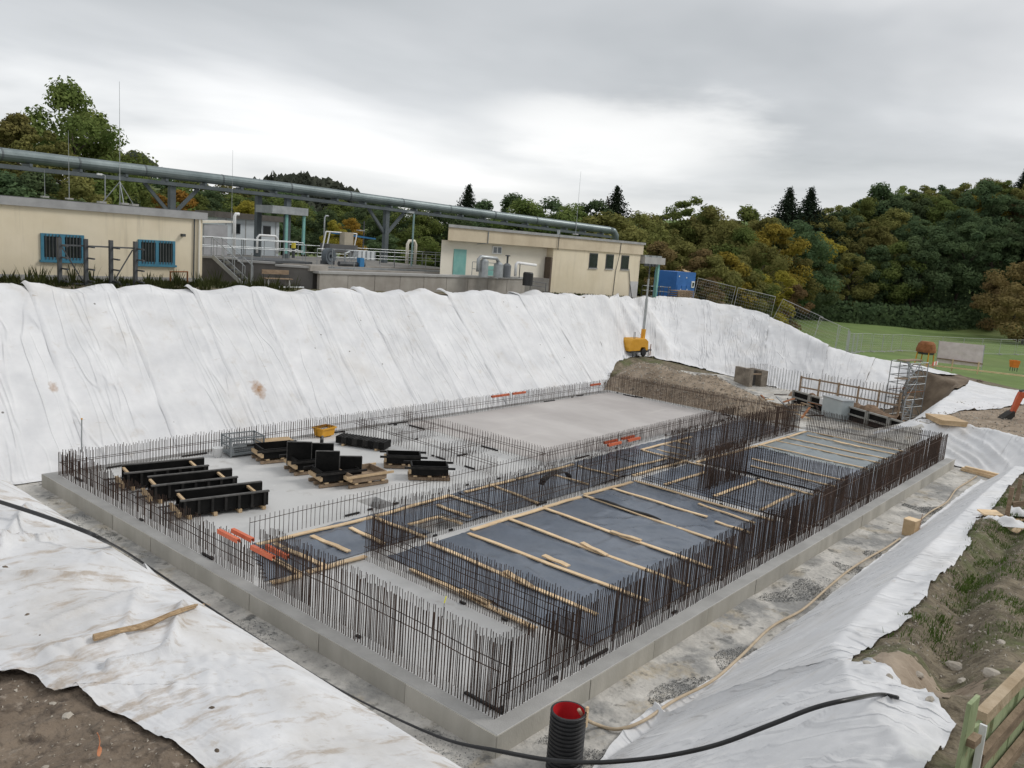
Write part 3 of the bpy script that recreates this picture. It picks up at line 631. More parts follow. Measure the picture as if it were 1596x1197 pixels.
rebar_row('dark starter bars on the cross wall before the pale film', (19.75, 4.9), (19.65, .9), 1.2, .085, (0, -.22), horiz=(.25,))
rebar_row('dense dark starter bars along the far stretch of the corridor', (17.9, 7.1), (30.3, 6.9), 1.42, .07, (0, .26), m=REBAR_R, horiz=(.3, .88))
rebar_row('thin starter bars on the divider at the trowelled hall', (14.2, 10.3), (14.2, 18.1), .66, .14, (0, -.2), horiz=(.6,))
rebar_row('thin starter bars on the divider next to the dark plank stack', (11.55, 10.4), (11.55, 18.1), .66, .15, (0, -.2), horiz=(.6,))
rebar_row('thin starter bars on the cross wall nearer the back edge', (11.6, 15.95), (14.1, 15.95), .6, .15, (0, -.2), horiz=(.6,))
rebar_row('thin starter bars on the cross wall nearer the corridor', (11.6, 13.1), (14.1, 13.1), .6, .15, (0, -.2), horiz=(.6,))

# ------------------------------------------------------------------ film and boards
def film(label, x0, x1, y0, y1, m, hole=None, seed=0, rise=.03):
    st = .11; nx, ny = int((x1-x0)/st)+1, int((y1-y0)/st)+1; vs = []; fs = []
    for j in range(ny+1):
        for i in range(nx+1):
            x, y = x0+(x1-x0)*i/nx, y0+(y1-y0)*j/ny
            r1 = max(0, 1-abs(nz(x*.5, y*.22, seed))*7); r2 = max(0, 1-abs(nz(x*.25+y*.3, y*.8-x*.2, seed+4))*9); r3 = max(0, 1-abs(nz(x*1.1, y*.4, seed+8))*9)
            z = .010 + rise*.6*(.5+.5*nz(x*.6, y*.6, seed)) + .045*r1*r1 + .038*r2*r2 + .022*r3*r3
            vs.append((x, y, z))
    for j in range(ny):
        for i in range(nx):
            cx, cy = x0+(x1-x0)*(i+.5)/nx, y0+(y1-y0)*(j+.5)/ny
            if 'drain' in label and cx < .62+(cy-7.6)*.46: continue
            if hole and hole[0] < cx < hole[1] and hole[2] < cy < hole[3]: continue
            a = j*(nx+1)+i; fs.append((a, a+1, a+nx+2, a+nx+1))
    b = MB(); b.v = vs; b.f = fs
    me = b.mesh('plastic_film', True, False)
    bm = bmesh.new(); bm.from_mesh(me); bmesh.ops.delete(bm, geom=[v for v in bm.verts if not v.link_faces], context='VERTS'); bm.to_mesh(me); bm.free()
    return tag(mobj('plastic_film', me, m), label, 'plastic film', 'plastic film over the slab')
film('dark plastic film in the corridor around the drain opening', .62, 9.0, 7.62, 9.78, FILM, hole=(5.85, 7.3, 7.6, 8.6), seed=1)
film('dark plastic film along the middle of the corridor', 9.05, 17.6, 7.5, 9.8, FILM, seed=5)
film('dark plastic film at the far end of the corridor', 17.65, 30.2, 7.5, 9.85, FILM, seed=8)
film('large dark plastic film in the first basin', 3.75, 15.3, .75, 7.05, FILM, seed=12)
film('dark plastic film in the second basin', 15.75, 19.5, .75, 7.0, FILM, seed=16)
film('dark plastic film strip before the pale film', 19.95, 24.6, .75, 6.8, FILM, seed=19)
film('pale grey plastic film under many boards at the far end', 24.62, 30.3, .75, 6.75, FILM_P, seed=22)

BOARDS = [
 # (pixel ends measured on the photograph, width, where)
 ((667, 844), (930, 956), .13, 'lengthwise in the first basin, nearest but one'), ((640, 885), (835, 978), .13, 'lengthwise in the first basin, nearest the camera'),
 ((730, 830), (1010, 935), .13, 'across the first basin, third from the near end'), ((792, 807), (1075, 912), .13, 'across the first basin, fourth from the near end'),
 ((846, 790), (1110, 884), .13, 'across the first basin, fifth from the near end'), ((910, 771), (1150, 853), .13, 'across the first basin beside the black film fold'),
 ((956, 760), (1102, 805), .12, 'short of the cross wall in the first basin'), ((989, 748), (1205, 810), .12, 'along the foot of the cross wall in the first basin'),
 ((1089, 784), (1176, 814), .10, 'lying askew near the cross wall'), ((1115, 812), (1170, 829), .12, 'short, near the right slab edge before the cross wall'),
 ((735, 825), (846, 791), .14, 'along the corridor wall, left end'), ((848, 790), (905, 773), .14, 'along the corridor wall, middle'), ((911, 770), (985, 750), .14, 'along the corridor wall, right end'),
 ((952, 829), (999, 843), .14, 'short lap on the fifth cross board'), ((907, 847), (946, 866), .14, 'short lap on the fourth cross board'), ((847, 867), (886, 883), .16, 'short lap on the third cross board'),
 ((787, 892), (827, 914), .16, 'short lap on the second lengthwise board'), ((719, 921), (762, 941), .16, 'short lap on the nearest lengthwise board'),
 ((401, 847), (581, 805), .14, 'edging the corridor film at the left end'), ((586, 803), (701, 771), .14, 'edging the corridor film above the drain opening'), ((725, 766), (802, 746), .13, 'edging the corridor film past the formwork boxes'),
 ((396, 854), (469, 893), .14, 'across the corridor, first from the left'), ((428, 846), (506, 880), .14, 'across the corridor, second from the left'), ((486, 834), (544, 858), .14, 'across the corridor, third from the left'),
 ((479, 891), (570, 865), .14, 'edging the corridor film towards the bare concrete'), ((546, 822), (599, 846), .13, 'across the corridor, fourth from the left'), ((586, 806), (663, 836), .13, 'left of the drain opening'),
 ((423, 907), (470, 895), .14, 'at the slab edge below the orange channels'), ((682, 786), (733, 805), .13, 'right of the drain opening'), ((703, 772), (781, 797), .13, 'across the corridor, past the drain opening'),
 ((637, 817), (684, 804), .12, 'framing the drain opening on its far side'), ((686, 805), (720, 815), .12, 'framing the drain opening on its right side'),
 ((764, 754), (839, 783), .12, 'across the corridor before the hose coil'), ((806, 745), (894, 723), .12, 'edging the corridor film along the hall'), ((860, 738), (918, 754), .11, 'across the corridor past the hose coil'),
 ((900, 725), (965, 742), .11, 'across the mid corridor'), ((957, 733), (1039, 714), .11, 'along the mid corridor, far side'), ((986, 740), (1071, 717), .11, 'along the mid corridor, near side'),
 ((1036, 754), (1099, 735), .12, 'slanting in the second basin'), ((1002, 701), (1097, 725), .11, 'across the corridor at the dense bars'), ((1000, 700), (1078, 680), .12, 'edging the far corridor film'),
 ((1034, 692), (1073, 701), .10, 'second of three in the far corridor'), ((1055, 687), (1076, 692), .10, 'shortest of three in the far corridor'), ((1024, 700), (1070, 710), .10, 'nearest of three in the far corridor'),
 ((1086, 719), (1180, 694), .13, 'at the foot of the dense bars, near half'), ((1183, 693), (1256, 672), .13, 'at the foot of the dense bars, far half'),
 ((1113, 772), (1178, 749), .13, 'at the foot of the brown bars in the second basin'), ((1181, 747), (1268, 770), .12, 'at the foot of the cross wall before the pale film'), ((1238, 768), (1186, 794), .12, 'leaning across the second basin corner'),
 ((1172, 714), (1316, 748), .11, 'behind the cross wall, far one'), ((1170, 725), (1304, 758), .11, 'behind the cross wall, near one'),
 ((1188, 693), (1352, 730), .10, 'on the pale film, first from the near side'), ((1210, 686), (1372, 721), .10, 'on the pale film, second from the near side'), ((1226, 681), (1384, 715), .10, 'on the pale film, third from the near side'),
 ((1258, 677), (1398, 708), .10, 'on the pale film, fourth from the near side'), ((1258, 671), (1408, 703), .10, 'on the pale film along the far end bars'), ((1300, 688), (1340, 697), .12, 'short lap on the pale film')]
for p, q, w, where in BOARDS:
    a, c = gz(*p, .085), gz(*q, .085); lap = 'lap' in where
    z = .085 + (.04 if lap else 0)
    mid = (a+c)/2; d = c-a; ln = d.length; ang = math.atan2(d.y, d.x)
    n = 6; vs = []; fs = []; h = .032; bend = rnd.uniform(-.012, .012); tilt = rnd.uniform(-.012, .012)
    for k in range(n+1):
        f = k/n-.5; yo = bend*(1-4*f*f); zo = .01*math.sin(k*1.7+ln)+tilt*f
        for yy, zz in ((-w/2, -h/2), (w/2, -h/2), (w/2, h/2), (-w/2, h/2)): vs.append((f*ln, yy+yo, zz+zo))
    for k in range(n):
        for e in range(4): fs.append((k*4+e, k*4+(e+1) % 4, k*4+4+(e+1) % 4, k*4+4+e))
    fs += [(3, 2, 1, 0), (n*4, n*4+1, n*4+2, n*4+3)]
    o = MB().add(vs, fs).build('board', PINE)
    o.location = (mid.x, mid.y, z-.02); o.rotation_euler = (0, 0, ang)
    tag(o, 'pale pine board ' + where, 'board', 'boards holding down the film')
# ------------------------------------------------------------------ works buildings
CREAM = mat('cream_render', (0.66, 0.575, 0.42), (0.73, 0.645, 0.49), scale=0.6, rough=0.9, bump=0.08, bscale=40, spots=[(0.5, 0.5, 0.8, (0.56, 0.49, 0.37), 0.6, (1, 1, 0.3)), (1.6, 0.55, 0.72, (0.46, 0.40, 0.30), 0.55, (1.6, 1.6, 0.10)), (0.25, 0.5, 0.7, (0.70, 0.63, 0.50), 0.5)])
CREAM2 = mat('pale_cream_render', (0.72, 0.67, 0.57), (0.78, 0.735, 0.635), scale=0.6, rough=0.9, bump=0.08, bscale=40)
TAN = mat('tan_fascia_render', (0.53, 0.45, 0.33), (0.61, 0.525, 0.39), scale=0.8, rough=0.9, bump=0.08, spots=(0.9, 0.5, 0.75, (0.40, 0.32, 0.22), 0.5, (1, 1, .2)))
ROOFG = mat('grey_roof_edge', (0.27, 0.27, 0.27), (0.36, 0.36, 0.36), scale=1.5, rough=0.6)
BLUEF = mat('blue_window_paint', (0.035, 0.16, 0.24), (0.05, 0.20, 0.29), scale=3, rough=0.5)
GLASS = mat('dark_glass', (0.015, 0.018, 0.022), (0.03, 0.035, 0.04), scale=1, rough=0.08)
TEAL = mat('turquoise_paint', (0.17, 0.40, 0.37), (0.23, 0.46, 0.42), scale=2, rough=0.5)
PIPEG = mat('insulated_pipe_metal', (0.13, 0.165, 0.17), (0.20, 0.24, 0.245), scale=0.8, rough=0.42, metal=0.35)
COLST = mat('painted_steel', (0.075, 0.09, 0.10), (0.11, 0.13, 0.14), scale=1, rough=0.55, metal=0.2)
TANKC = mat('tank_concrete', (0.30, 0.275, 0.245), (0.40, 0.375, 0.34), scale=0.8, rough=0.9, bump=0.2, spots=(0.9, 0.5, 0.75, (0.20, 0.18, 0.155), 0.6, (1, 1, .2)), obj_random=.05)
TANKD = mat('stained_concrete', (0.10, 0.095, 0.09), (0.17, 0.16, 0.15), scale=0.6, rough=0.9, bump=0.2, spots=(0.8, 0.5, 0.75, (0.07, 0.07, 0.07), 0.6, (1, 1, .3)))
BLUE = mat('blue_container_paint', (0.016, 0.115, 0.38), (0.025, 0.145, 0.45), scale=1, rough=0.5)
RUST = mat('rusty_iron', (0.20, 0.075, 0.025), (0.32, 0.13, 0.05), scale=3, rough=0.9, bump=.3)

FY = 28.0
lb = empty('works_building', (2, 30, 5), 0, 'low cream rendered building with two barred blue windows at the left', 'building')
def lbm(mb, name, m, par=None, **k):
    mb.v = [(v[0]-2, v[1]-30, v[2]-5) for v in mb.v]; return mb.build(name, m, par or lb, **k)
lbm(MB().b2((-9, FY, 4.6), (10.4, 36, 8.12)), 'wall', CREAM)
lbm(MB().b2((-9.1, FY-.14, 8.1), (10.58, 36.1, 8.42)), 'roof_edge', ROOFG)
lbm(MB().b2((-8.9, FY+.1, 8.42), (10.3, 35.9, 8.45)), 'roof', mat('roof_felt', (.12, .12, .12)))
lbm(MB().b2((-9, FY-.03, 4.6), (10.43, FY, 5.45)), 'plinth', CONC)
for k, (x0, x1, z0, z1) in enumerate(((3.5, 5.15, 6.05, 7.1), (7.41, 9.07, 6.0, 7.06))):
    f = MB(); t = .11; d0, d1 = FY-.07, FY+.02
    f.b2((x0, d0, z0), (x0+t, d1, z1)); f.b2((x1-t, d0, z0), (x1, d1, z1)); f.b2((x0+t, d0, z1-t), (x1-t, d1, z1)); f.b2((x0+t, d0, z0), (x1-t, d1, z0+t)); xm = (x0+x1)/2; f.b2((xm-.07, d0, z0+t), (xm+.07, d1, z1-t))
    w = lbm(f, 'window', BLUEF)
    for a, c in ((x0+t, xm-.07), (xm+.07, x1-t)):
        lbm(MB().b2((a, FY-.03, z0+t), (c, FY-.02, z1-t)), 'pane', GLASS, w)
        for q in range(5):
            xx = a + (c-a)*(q+.5)/5
            lbm(MB().b2((xx-.012, FY-.10, z0+.03), (xx+.012, FY-.08, z1-.03)), 'window_bar', DARKST, w)
    lbm(MB().b2((x0-.05, FY-.13, z0-.09), (x1+.05, FY, z0)), 'window_sill', BLUEF, w)
lbm(MB().box((9.42, FY-.1, 7.35), (.14, .2, .12)), 'wall_lamp', DARKST)
lbm(MB().tube([(9.98, FY-.05, 8.1), (9.96, FY-.05, 5.0)], .03, 6), 'cable_conduit', DARKST)
lbm(MB().tube([(10.22, FY-.06, 8.1), (10.2, FY-.06, 5.0)], .05, 8), 'downpipe', CREAM2)
st = lbm(MB().tube([(8.7, FY-.35, 5.0), (8.7, FY-.35, 5.72), (9.5, FY-.35, 5.74), (9.5, FY-.35, 5.0)], .045, 6), 'standpipe', RUST)
def rod(px, y0, y1, dist, label, tripod=False, r=.018):
    b0, t0 = gd(px, y1, dist), gd(px, y0, dist); h = t0.z-b0.z
    rt_ = empty('lightning_rod', b0, 0, label, 'lightning rod', 'lightning rods on the works roofs')
    MB().tube([(0, 0, 0), (0, 0, h)], r, 5, r2=r*.4).build('rod', STEELG, rt_)
    if tripod:
        for k in range(3):
            a = k*2.094+.3; MB().tube([(.9*math.cos(a), .9*math.sin(a), 0), (0, 0, 1.15)], .025, 5).build('tripod_leg', STEELG, rt_)
            MB().box((.9*math.cos(a), .9*math.sin(a), .05), (.35, .35, .1)).build('foot_block', CONC, rt_)
    else: MB().box((0, 0, .04), (.3, .3, .08)).build('foot_block', CONC, rt_)
rod(187, 132, 319, 43, 'tall lightning rod on a white tripod on the left roof', True, .022)
rod(108, 205, 311, 42, 'thin lightning rod on the left roof, second from the left')
rod(70, 265, 308, 42, 'short lightning rod furthest left on the left roof')
rod(360, 236, 400, 50, 'lightning rod rising before the white cabin')
rod(897, 268, 366, 60, 'leaning lightning rod on the right cream building')
tl = empty('roof_lamp', gd(164, 312, 43), 0, 'small lamp on a short grey pole on the left roof', 'lamp')
MB().tube([(0, 0, 0), (0, 0, 1.25), (-.2, 0, 1.3)], .03, 6).build('pole', STEELG, tl); MB().box((-.28, 0, 1.28), (.22, .14, .09)).build('lamp_head', WHITEP, tl)

# cantilever rack before the left building
rk = empty('cantilever_rack', (6, 26.6, 5.1), 0, 'empty black steel cantilever rack standing before the left building', 'rack')
xr = [gy(p, 420, 26.6).x-6 for p in (93, 134, 173, 211)]
for i, x in enumerate(xr):
    MB().box((x, 0, .9), (.13, .16, 2.0)).build('post', DARKST, rk)
    for z in (.25, .72, 1.15, 1.6):
        MB().box((x+.06, -.32, z), (.07, .6, .06)).build('arm', DARKST, rk); 
    if i < 3:
        MB().box(((x+xr[i+1])/2, .03, 1.62), (xr[i+1]-x-.13, .05, .06)).build('rail', DARKST, rk)
        MB().box(((x+xr[i+1])/2, .03, .12), (xr[i+1]-x-.13, .05, .06)).build('rail', DARKST, rk)
MB().bar((xr[0]+.1, .03, 1.55), (xr[1]-.1, .03, .2), .04, .04).build('brace', DARKST, rk); MB().bar((xr[2]+.1, .03, .2), (xr[3]-.1, .03, 1.55), .04, .04).build('brace', DARKST, rk)

rb = empty('works_building', (37, 31, 4.5), 0, 'cream flat-roofed building with a tan fascia and three slit windows', 'building')
def rbm(mb, name, m, par=None, **k):
    mb.v = [(v[0]-37, v[1]-31, v[2]-4.5) for v in mb.v]; return mb.build(name, m, par or rb, **k)
rbm(MB().b2((36.7, FY, 3.6), (48.15, 38, 8.0)), 'wall', CREAM)
rbm(MB().prism([(26.3, FY+.55), (36.69, FY+.55), (36.69, 37.9), (36.5, 37.9)], 4.4, (0, 0, 3.6)), 'recessed_wall', CREAM2)
rbm(MB().prism([(26.15, FY-.12), (48.3, FY-.12), (48.3, 38.1), (36.6, 38.1)], .78, (0, 0, 8.0)), 'fascia', TAN)
rbm(MB().prism([(26.05, FY-.22), (48.42, FY-.22), (48.42, 38.2), (36.6, 38.2)], .168, (0, 0, 8.782)), 'roof_edge', ROOFG)
for px in ((919, 932), (945, 957), (969, 981)):
    a, c = gy(px[0], 396, FY), gy(px[1], 396, FY)
    w = rbm(MB().b2((a.x, FY-.03, 6.75), (c.x, FY+.01, 7.85)), 'window', DARKST)
    rbm(MB().b2((a.x+.07, FY-.045, 6.83), (c.x-.07, FY-.035, 7.78)), 'pane', GLASS, w)
    rbm(MB().b2((a.x-.04, FY-.09, 6.68), (c.x+.04, FY, 6.74)), 'sill', CONC, w)
rbm(MB().b2((27.4, FY+.5, 5.2), (28.5, FY+.56, 7.5)), 'door', TEAL)
rbm(MB().b2((30.3, FY+.5, 5.6), (31.2, FY+.56, 6.55)), 'hatch_door', TEAL)
sg = rbm(MB().b2((30.9, FY+.47, 7.35), (31.8, FY+.55, 7.85)), 'vent_window', WHITEP)
for q in range(2): rbm(MB().b2((30.98+q*.42, FY+.455, 7.42), (31.3+q*.42, FY+.468, 7.78)), 'pane', mat('grey_glass', (.2, .22, .24)), sg)
rbm(MB().b2((36.5, FY-.02, 4.3), (36.68, FY+.5, 7.35)), 'downpipe', mat('brown_downpipe', (.10, .075, .055)))
rbm(MB().b2((46.95, FY-.04, 4.1), (48.1, FY, 5.85)), 'side_door', mat('grey_door_paint', (.42, .42, .42)))
rbm(MB().tube([(44.95, FY-.16, 8.9), (44.9, FY-.15, 8.0), (44.7, FY-.04, 6.6), (44.6, FY-.04, 4.5)], .025, 5), 'roof_cable', DARKST)
rbm(MB().tube([(46.55, FY-.05, 6.8), (46.9, FY-.06, 5.6), (47.3, FY-.15, 4.35)], .03, 5), 'wall_cable', DARKST)
rbm(MB().tube([(29.7, FY-.16, 8.75), (29.7, FY-.15, 8.0), (29.3, FY+.4, 7.9)], .035, 5), 'fascia_pipe', STEELG)
cx = rbm(MB().b2((36.9, FY-.2, 8.95), (37.05, FY-.05, 9.25)), 'roof_vent', STEELG)
rbm(MB().tube([(36.98, FY-.2, 9.0), (36.95, FY-.2, 7.9)], .03, 5), 'vent_pipe', DARKST)
cn = rbm(MB().b2((48.4, FY-.3, 7.3), (51.6, 30.5, 7.85)), 'canopy', CONC)
for x in (48.9, 50.0, 50.9): rbm(MB().box((x, FY+.1, 7.92), (.7, .5, .14)), 'canopy_cap', STEELG, cn)
rbm(MB().b2((50.9, FY-.1, 4.3), (51.15, FY+.15, 7.3)), 'canopy_post', TEAL, cn)

# grassy verge between the bank and the buildings
weeds = MB(); wr2 = random.Random(5)
def tuft(b, p, h, n, spread, w=.02, r_=wr2):
    for _ in range(n):
        a = r_.uniform(0, 6.28); l = r_.uniform(.4, 1)*h; s = spread*r_.random(); q = Vector((p[0]+s*math.cos(a), p[1]+s*math.sin(a), p[2]))
        t = q + Vector((math.cos(a)*l*.4, math.sin(a)*l*.4, l)); m_ = q.lerp(t, .5)+Vector((0, 0, l*.12)); sd = Vector((-math.sin(a), math.cos(a), 0))*w
        i = len(b.v); b.v += [tuple(q-sd), tuple(q+sd), tuple(m_+sd*.8), tuple(m_-sd*.8), tuple(t)]; b.f += [(i, i+1, i+2, i+3), (i+3, i+2, i+4)]
def leafy(name, c1, c2, scale=.4, trans=.35, rand=.2):
    m = bpy.data.materials.new(name); m.use_nodes = True; t = m.node_tree; nd = t.nodes; L = t.links.new; nd.remove(nd['Principled BSDF'])
    geo = nd.new('ShaderNodeNewGeometry'); oi = nd.new('ShaderNodeObjectInfo')
    n_ = nd.new('ShaderNodeTexNoise'); n_.inputs['Scale'].default_value = scale; n_.inputs['Detail'].default_value = 6; n_.inputs['Roughness'].default_value = .7; L(geo.outputs['Position'], n_.inputs['Vector'])
    rp = nd.new('ShaderNodeValToRGB'); rp.color_ramp.elements[0].position = .33; rp.color_ramp.elements[1].position = .68; rp.color_ramp.elements[0].color = (*c1, 1); rp.color_ramp.elements[1].color = (*c2, 1); L(n_.outputs['Fac'], rp.inputs[0])
    hs = nd.new('ShaderNodeHueSaturation'); mr = nd.new('ShaderNodeMapRange'); mr.inputs[3].default_value = 1-rand; mr.inputs[4].default_value = 1+rand; L(oi.outputs['Random'], mr.inputs[0]); L(mr.outputs[0], hs.inputs['Value']); L(rp.outputs[0], hs.inputs['Color'])
    m2 = nd.new('ShaderNodeMapRange'); m2.inputs[3].default_value = .485; m2.inputs[4].default_value = .515; L(oi.outputs['Random'], m2.inputs[0]); L(m2.outputs[0], hs.inputs['Hue'])
    d = nd.new('ShaderNodeBsdfDiffuse'); tr = nd.new('ShaderNodeBsdfTranslucent'); mx = nd.new('ShaderNodeMixShader'); mx.inputs[0].default_value = trans
    L(hs.outputs[0], d.inputs[0]); L(hs.outputs[0], tr.inputs[0]); L(d.outputs[0], mx.inputs[1]); L(tr.outputs[0], mx.inputs[2]); L(mx.outputs[0], nd['Material Output'].inputs[0])
    MATS[name] = m; return m
WEED = leafy('weed_leaves', (.035, .048, .018), (.085, .092, .036), 2.0)
GRASSB = leafy('grass_blades', (.055, .10, .018), (.11, .15, .04), 1.5)
for k in range(420):
    x = wr2.uniform(-3, 14); y = wr2.uniform(25.6, 27.8); h = wr2.uniform(.08, .38) if wr2.random() < .88 else wr2.uniform(.5, .9)
    tuft(weeds, (x, y, hz(x, y)), h, 14, .22, .022)
for k in range(160):
    x = wr2.uniform(36, 46.5); y = 27.6 + wr2.uniform(-.3, .3)-max(0, (x-46))*.1; tuft(weeds, (x, y, hz(x, y)), wr2.uniform(.08, .28), 10, .25, .02)
tag(weeds.build('weeds', WEED, fix=False), 'tangled green weeds along the foot of the left building', 'weeds', kind='stuff')

# ------------------------------------------------------------------ pipe bridge
pb = empty('pipe_bridge', (25, 42, 5), 0, 'long grey insulated pipe on steel trestles behind the buildings', 'pipe')
def rel(p): return Vector(p)-Vector((25, 42, 5))
P = [gd(-90, 228, 41.5), gd(0, 240, 44), gd(225, 266, 51), gd(452, 293, 58), gd(700, 326, 68.5), gd(950, 359, 80)]
P = [rel(p) for p in P]
for a, c in zip(P[:-1], P[1:]):
    n = max(1, int((c-a).length/4))
    for k in range(n): MB().tube([a.lerp(c, k/n), a.lerp(c, (k+1)/n-.004)], .34, 16).build('pipe_section', PIPEG, pb, smooth=False)
    for k in range(n): MB().tube([a.lerp(c, k/n)-(c-a).normalized()*.05, a.lerp(c, k/n)+(c-a).normalized()*.05], .355, 16).build('joint_ring', COLST, pb)
e = P[-1]; dd = (P[-1]-P[-2]).normalized()
MB().tube([e, e+dd*.5+Vector((0, 0, -.05)), e+dd*.85+Vector((0, 0, -.4)), e+dd*.9+Vector((0, 0, -1.6))], .34, 16).build('elbow', PIPEG, pb, smooth=True)
for off in (-.3, .3):
    for a, c in zip(P[:-1], P[1:]):
        sd = Vector((-(c-a).y, (c-a).x, 0)).normalized()*off
        MB().bar(a+sd+Vector((0, 0, -.62)), c+sd+Vector((0, 0, -.62)), .14, .22).build('girder', COLST, pb)
for a, c in zip(P[:-1], P[1:]):
    n = int((c-a).length/2.2)
    for k in range(n):
        q = a.lerp(c, (k+.5)/n); sd = Vector((-(c-a).y, (c-a).x, 0)).normalized()
        MB().bar(q+sd*.4+Vector((0, 0, -.43)), q-sd*.4+Vector((0, 0, -.43)), .16, .16).build('pipe_saddle', COLST, pb)
def column(px, seg, f, ybase, yb):
    a, c = P[seg], P[seg+1]; q = a.lerp(c, f); sd = (c-a).normalized()
    base = Vector((q.x, q.y, -1))
    MB().bar(base, q+Vector((0, 0, -.74)), .36, .36).build('column', COLST, pb)
    if yb:
        for s in (-1, 1): MB().bar(q+Vector((0, 0, -2.6)), q+sd*s*1.7+Vector((0, 0, -.74)), .2, .2).build('knee_brace', COLST, pb)
column(262, 2, .17, 0, True); column(594, 3, .57, 0, True); column(450, 2, .985, 0, False)
q = P[3]; MB().bar(Vector((q.x-1.9, q.y+.9, -1)), q+Vector((-1.9, .9, -.74)), .36, .36).build('column', COLST, pb)

# ------------------------------------------------------------------ settling tank and equipment
tk = empty('settling_tank', (24, 30, 5), 0, 'long low concrete settling tank between the two buildings', 'tank')
def tkm(mb, name, m, par=None, **k):
    mb.v = [(v[0]-24, v[1]-30, v[2]-5) for v in mb.v]; return mb.build(name, m, par or tk, **k)
nP = 9
for k in range(nP):
    x0, x1 = 16.2+(32.6-16.2)*k/nP, 16.2+(32.6-16.2)*(k+1)/nP
    tkm(MB().b2((x0+.015, 26.95+.004*(k % 2), 4.7), (x1-.015, 27.15, 5.86)), 'wall_panel', TANKC)
tkm(MB().b2((16.1, 26.88, 5.86), (32.7, 27.6, 5.98)), 'coping', CONC)
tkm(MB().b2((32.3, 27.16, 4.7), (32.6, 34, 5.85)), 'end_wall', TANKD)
tkm(MB().b2((16.2, 27.61, 5.0), (36, 48, 5.90)), 'deck', mat('deck_concrete', (.15, .14, .13), (.23, .22, .2), scale=.7, rough=.9))
for yy, zz in ((29.2, .10), (31.0, .12), (33.6, .1)): tkm(MB().b2((17.5, yy, 5.9), (34, yy+.25, 5.9+zz)), 'channel_rim', STEELG if yy == 31.0 else TANKC)
pts = [(11.7, 30.4), (13.2, 29.6), (14.7, 28.6), (16.2, 27.5)]
for (a, c), zt in zip(zip(pts[:-1], pts[1:]), (6.28, 6.18, 6.08)):
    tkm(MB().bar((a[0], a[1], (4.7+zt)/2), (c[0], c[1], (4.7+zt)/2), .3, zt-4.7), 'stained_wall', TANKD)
    tkm(MB().bar((a[0], a[1], zt+.05), (c[0], c[1], zt+.05), .5, .1), 'wall_cap', CONC)
tkm(MB().b2((15.9, 27.3, 5.95), (17.0, 28.0, 6.25)), 'corner_block', TANKC)

def railing(name, pts, h, label, group, npost=None, m=STEELG, r=.022, rails=(1.0, .55)):
    pts = [Vector(p) for p in pts]; o = pts[0]; root = empty('railing', o, 0, label, 'railing', group)
    for f in rails: MB().tube([p-o+Vector((0, 0, h*f)) for p in pts], r, 6).build('rail', m, root)
    for a, c in zip(pts[:-1], pts[1:]):
        n = max(1, int((c-a).length/1.3))
        for k in range(n+1):
            p = a.lerp(c, k/n)-o; MB().tube([p, p+Vector((0, 0, h))], r, 6).build('post', m, root)
    return root
G = 'galvanised railings around the tanks'
railing('r', [(11.5, 31.2, 6.25), (14.5, 31.2, 6.25), (18.5, 31.6, 6.25)], 1.0, 'galvanised railing on the platform above the stained wall', G)
railing('r', [(12.2, 33.5, 6.25), (16, 33.8, 6.25), (20, 34.2, 6.25)], 1.0, 'galvanised railing before the white cabin', G)
railing('r', [(20.5, 33, 5.95), (27, 33.5, 5.95), (34.5, 34, 5.95)], 1.0, 'long galvanised railing along the middle of the tank', G)
railing('r', [(22, 38, 5.95), (30, 38.5, 5.95), (37, 38.5, 5.95)], 1.05, 'far galvanised railing along the back of the tank', G)
railing('r', [(19.4, 28.2, 6.0), (19.6, 30.4, 6.0)], 1.05, 'short galvanised railing beside the hose reel', G)
pl = empty('access_platform', (14.5, 31.8, 5.2), 0, 'grey steel access platform above the stained concrete wall', 'platform')
MB().b2((-3, -.8, .92), (4.2, 2.4, 1.04)).build('deck', DARKST, pl)
for x in (-2.8, .5, 3.9): MB().b2((x, -.7, -.3), (x+.15, -.55, .92)).build('leg', DARKST, pl)
sr = empty('stair', (12.3, 29.3, 5.1), R(-60), 'galvanised steel stair with handrails beside the left building', 'stair')
for s in (-.4, .4):
    MB().bar((1.3, s, 0), (-.4, s, 1.3), .05, .18).build('stringer', STEELG, sr); MB().tube([(1.3, s, .95), (-.4, s, 2.2), (-.8, s, 2.2)], .022, 6).build('handrail', STEELG, sr)
    for k in range(4): MB().tube([(1.3-k*.55, s, k*.42), (1.3-k*.55, s, .95+k*.41)], .02, 6).build('baluster', STEELG, sr)
for k in range(6): MB().box((1.15-k*.27, 0, .12+k*.2), (.24, .75, .03)).build('tread', DARKST, sr)
bn = empty('bench', (14.2, 27.6, 5.1), R(-10), 'grey slatted bench at the foot of the stained wall', 'bench')
for k in range(3): MB().box((0, -.15+k*.15, .42), (1.4, .11, .04)).build('slat', OLDWOOD, bn)
MB().box((0, .3, .72), (1.4, .04, .22)).build('backrest', OLDWOOD, bn)
for x in (-.55, .55): MB().box((x, .05, .2), (.08, .45, .4)).build('leg', CONC, bn)
bp_ = empty('drain_pipe_frame', (13.0, 27.4, 5.1), 0, 'bent pale pipe standing at the stair foot', 'pipe')
MB().tube([(-.4, 0, 1.6), (-.4, 0, .1), (-.2, 0, 0), (2.6, 0, .02)], .04, 6).build('pipe', STEELG, bp_)

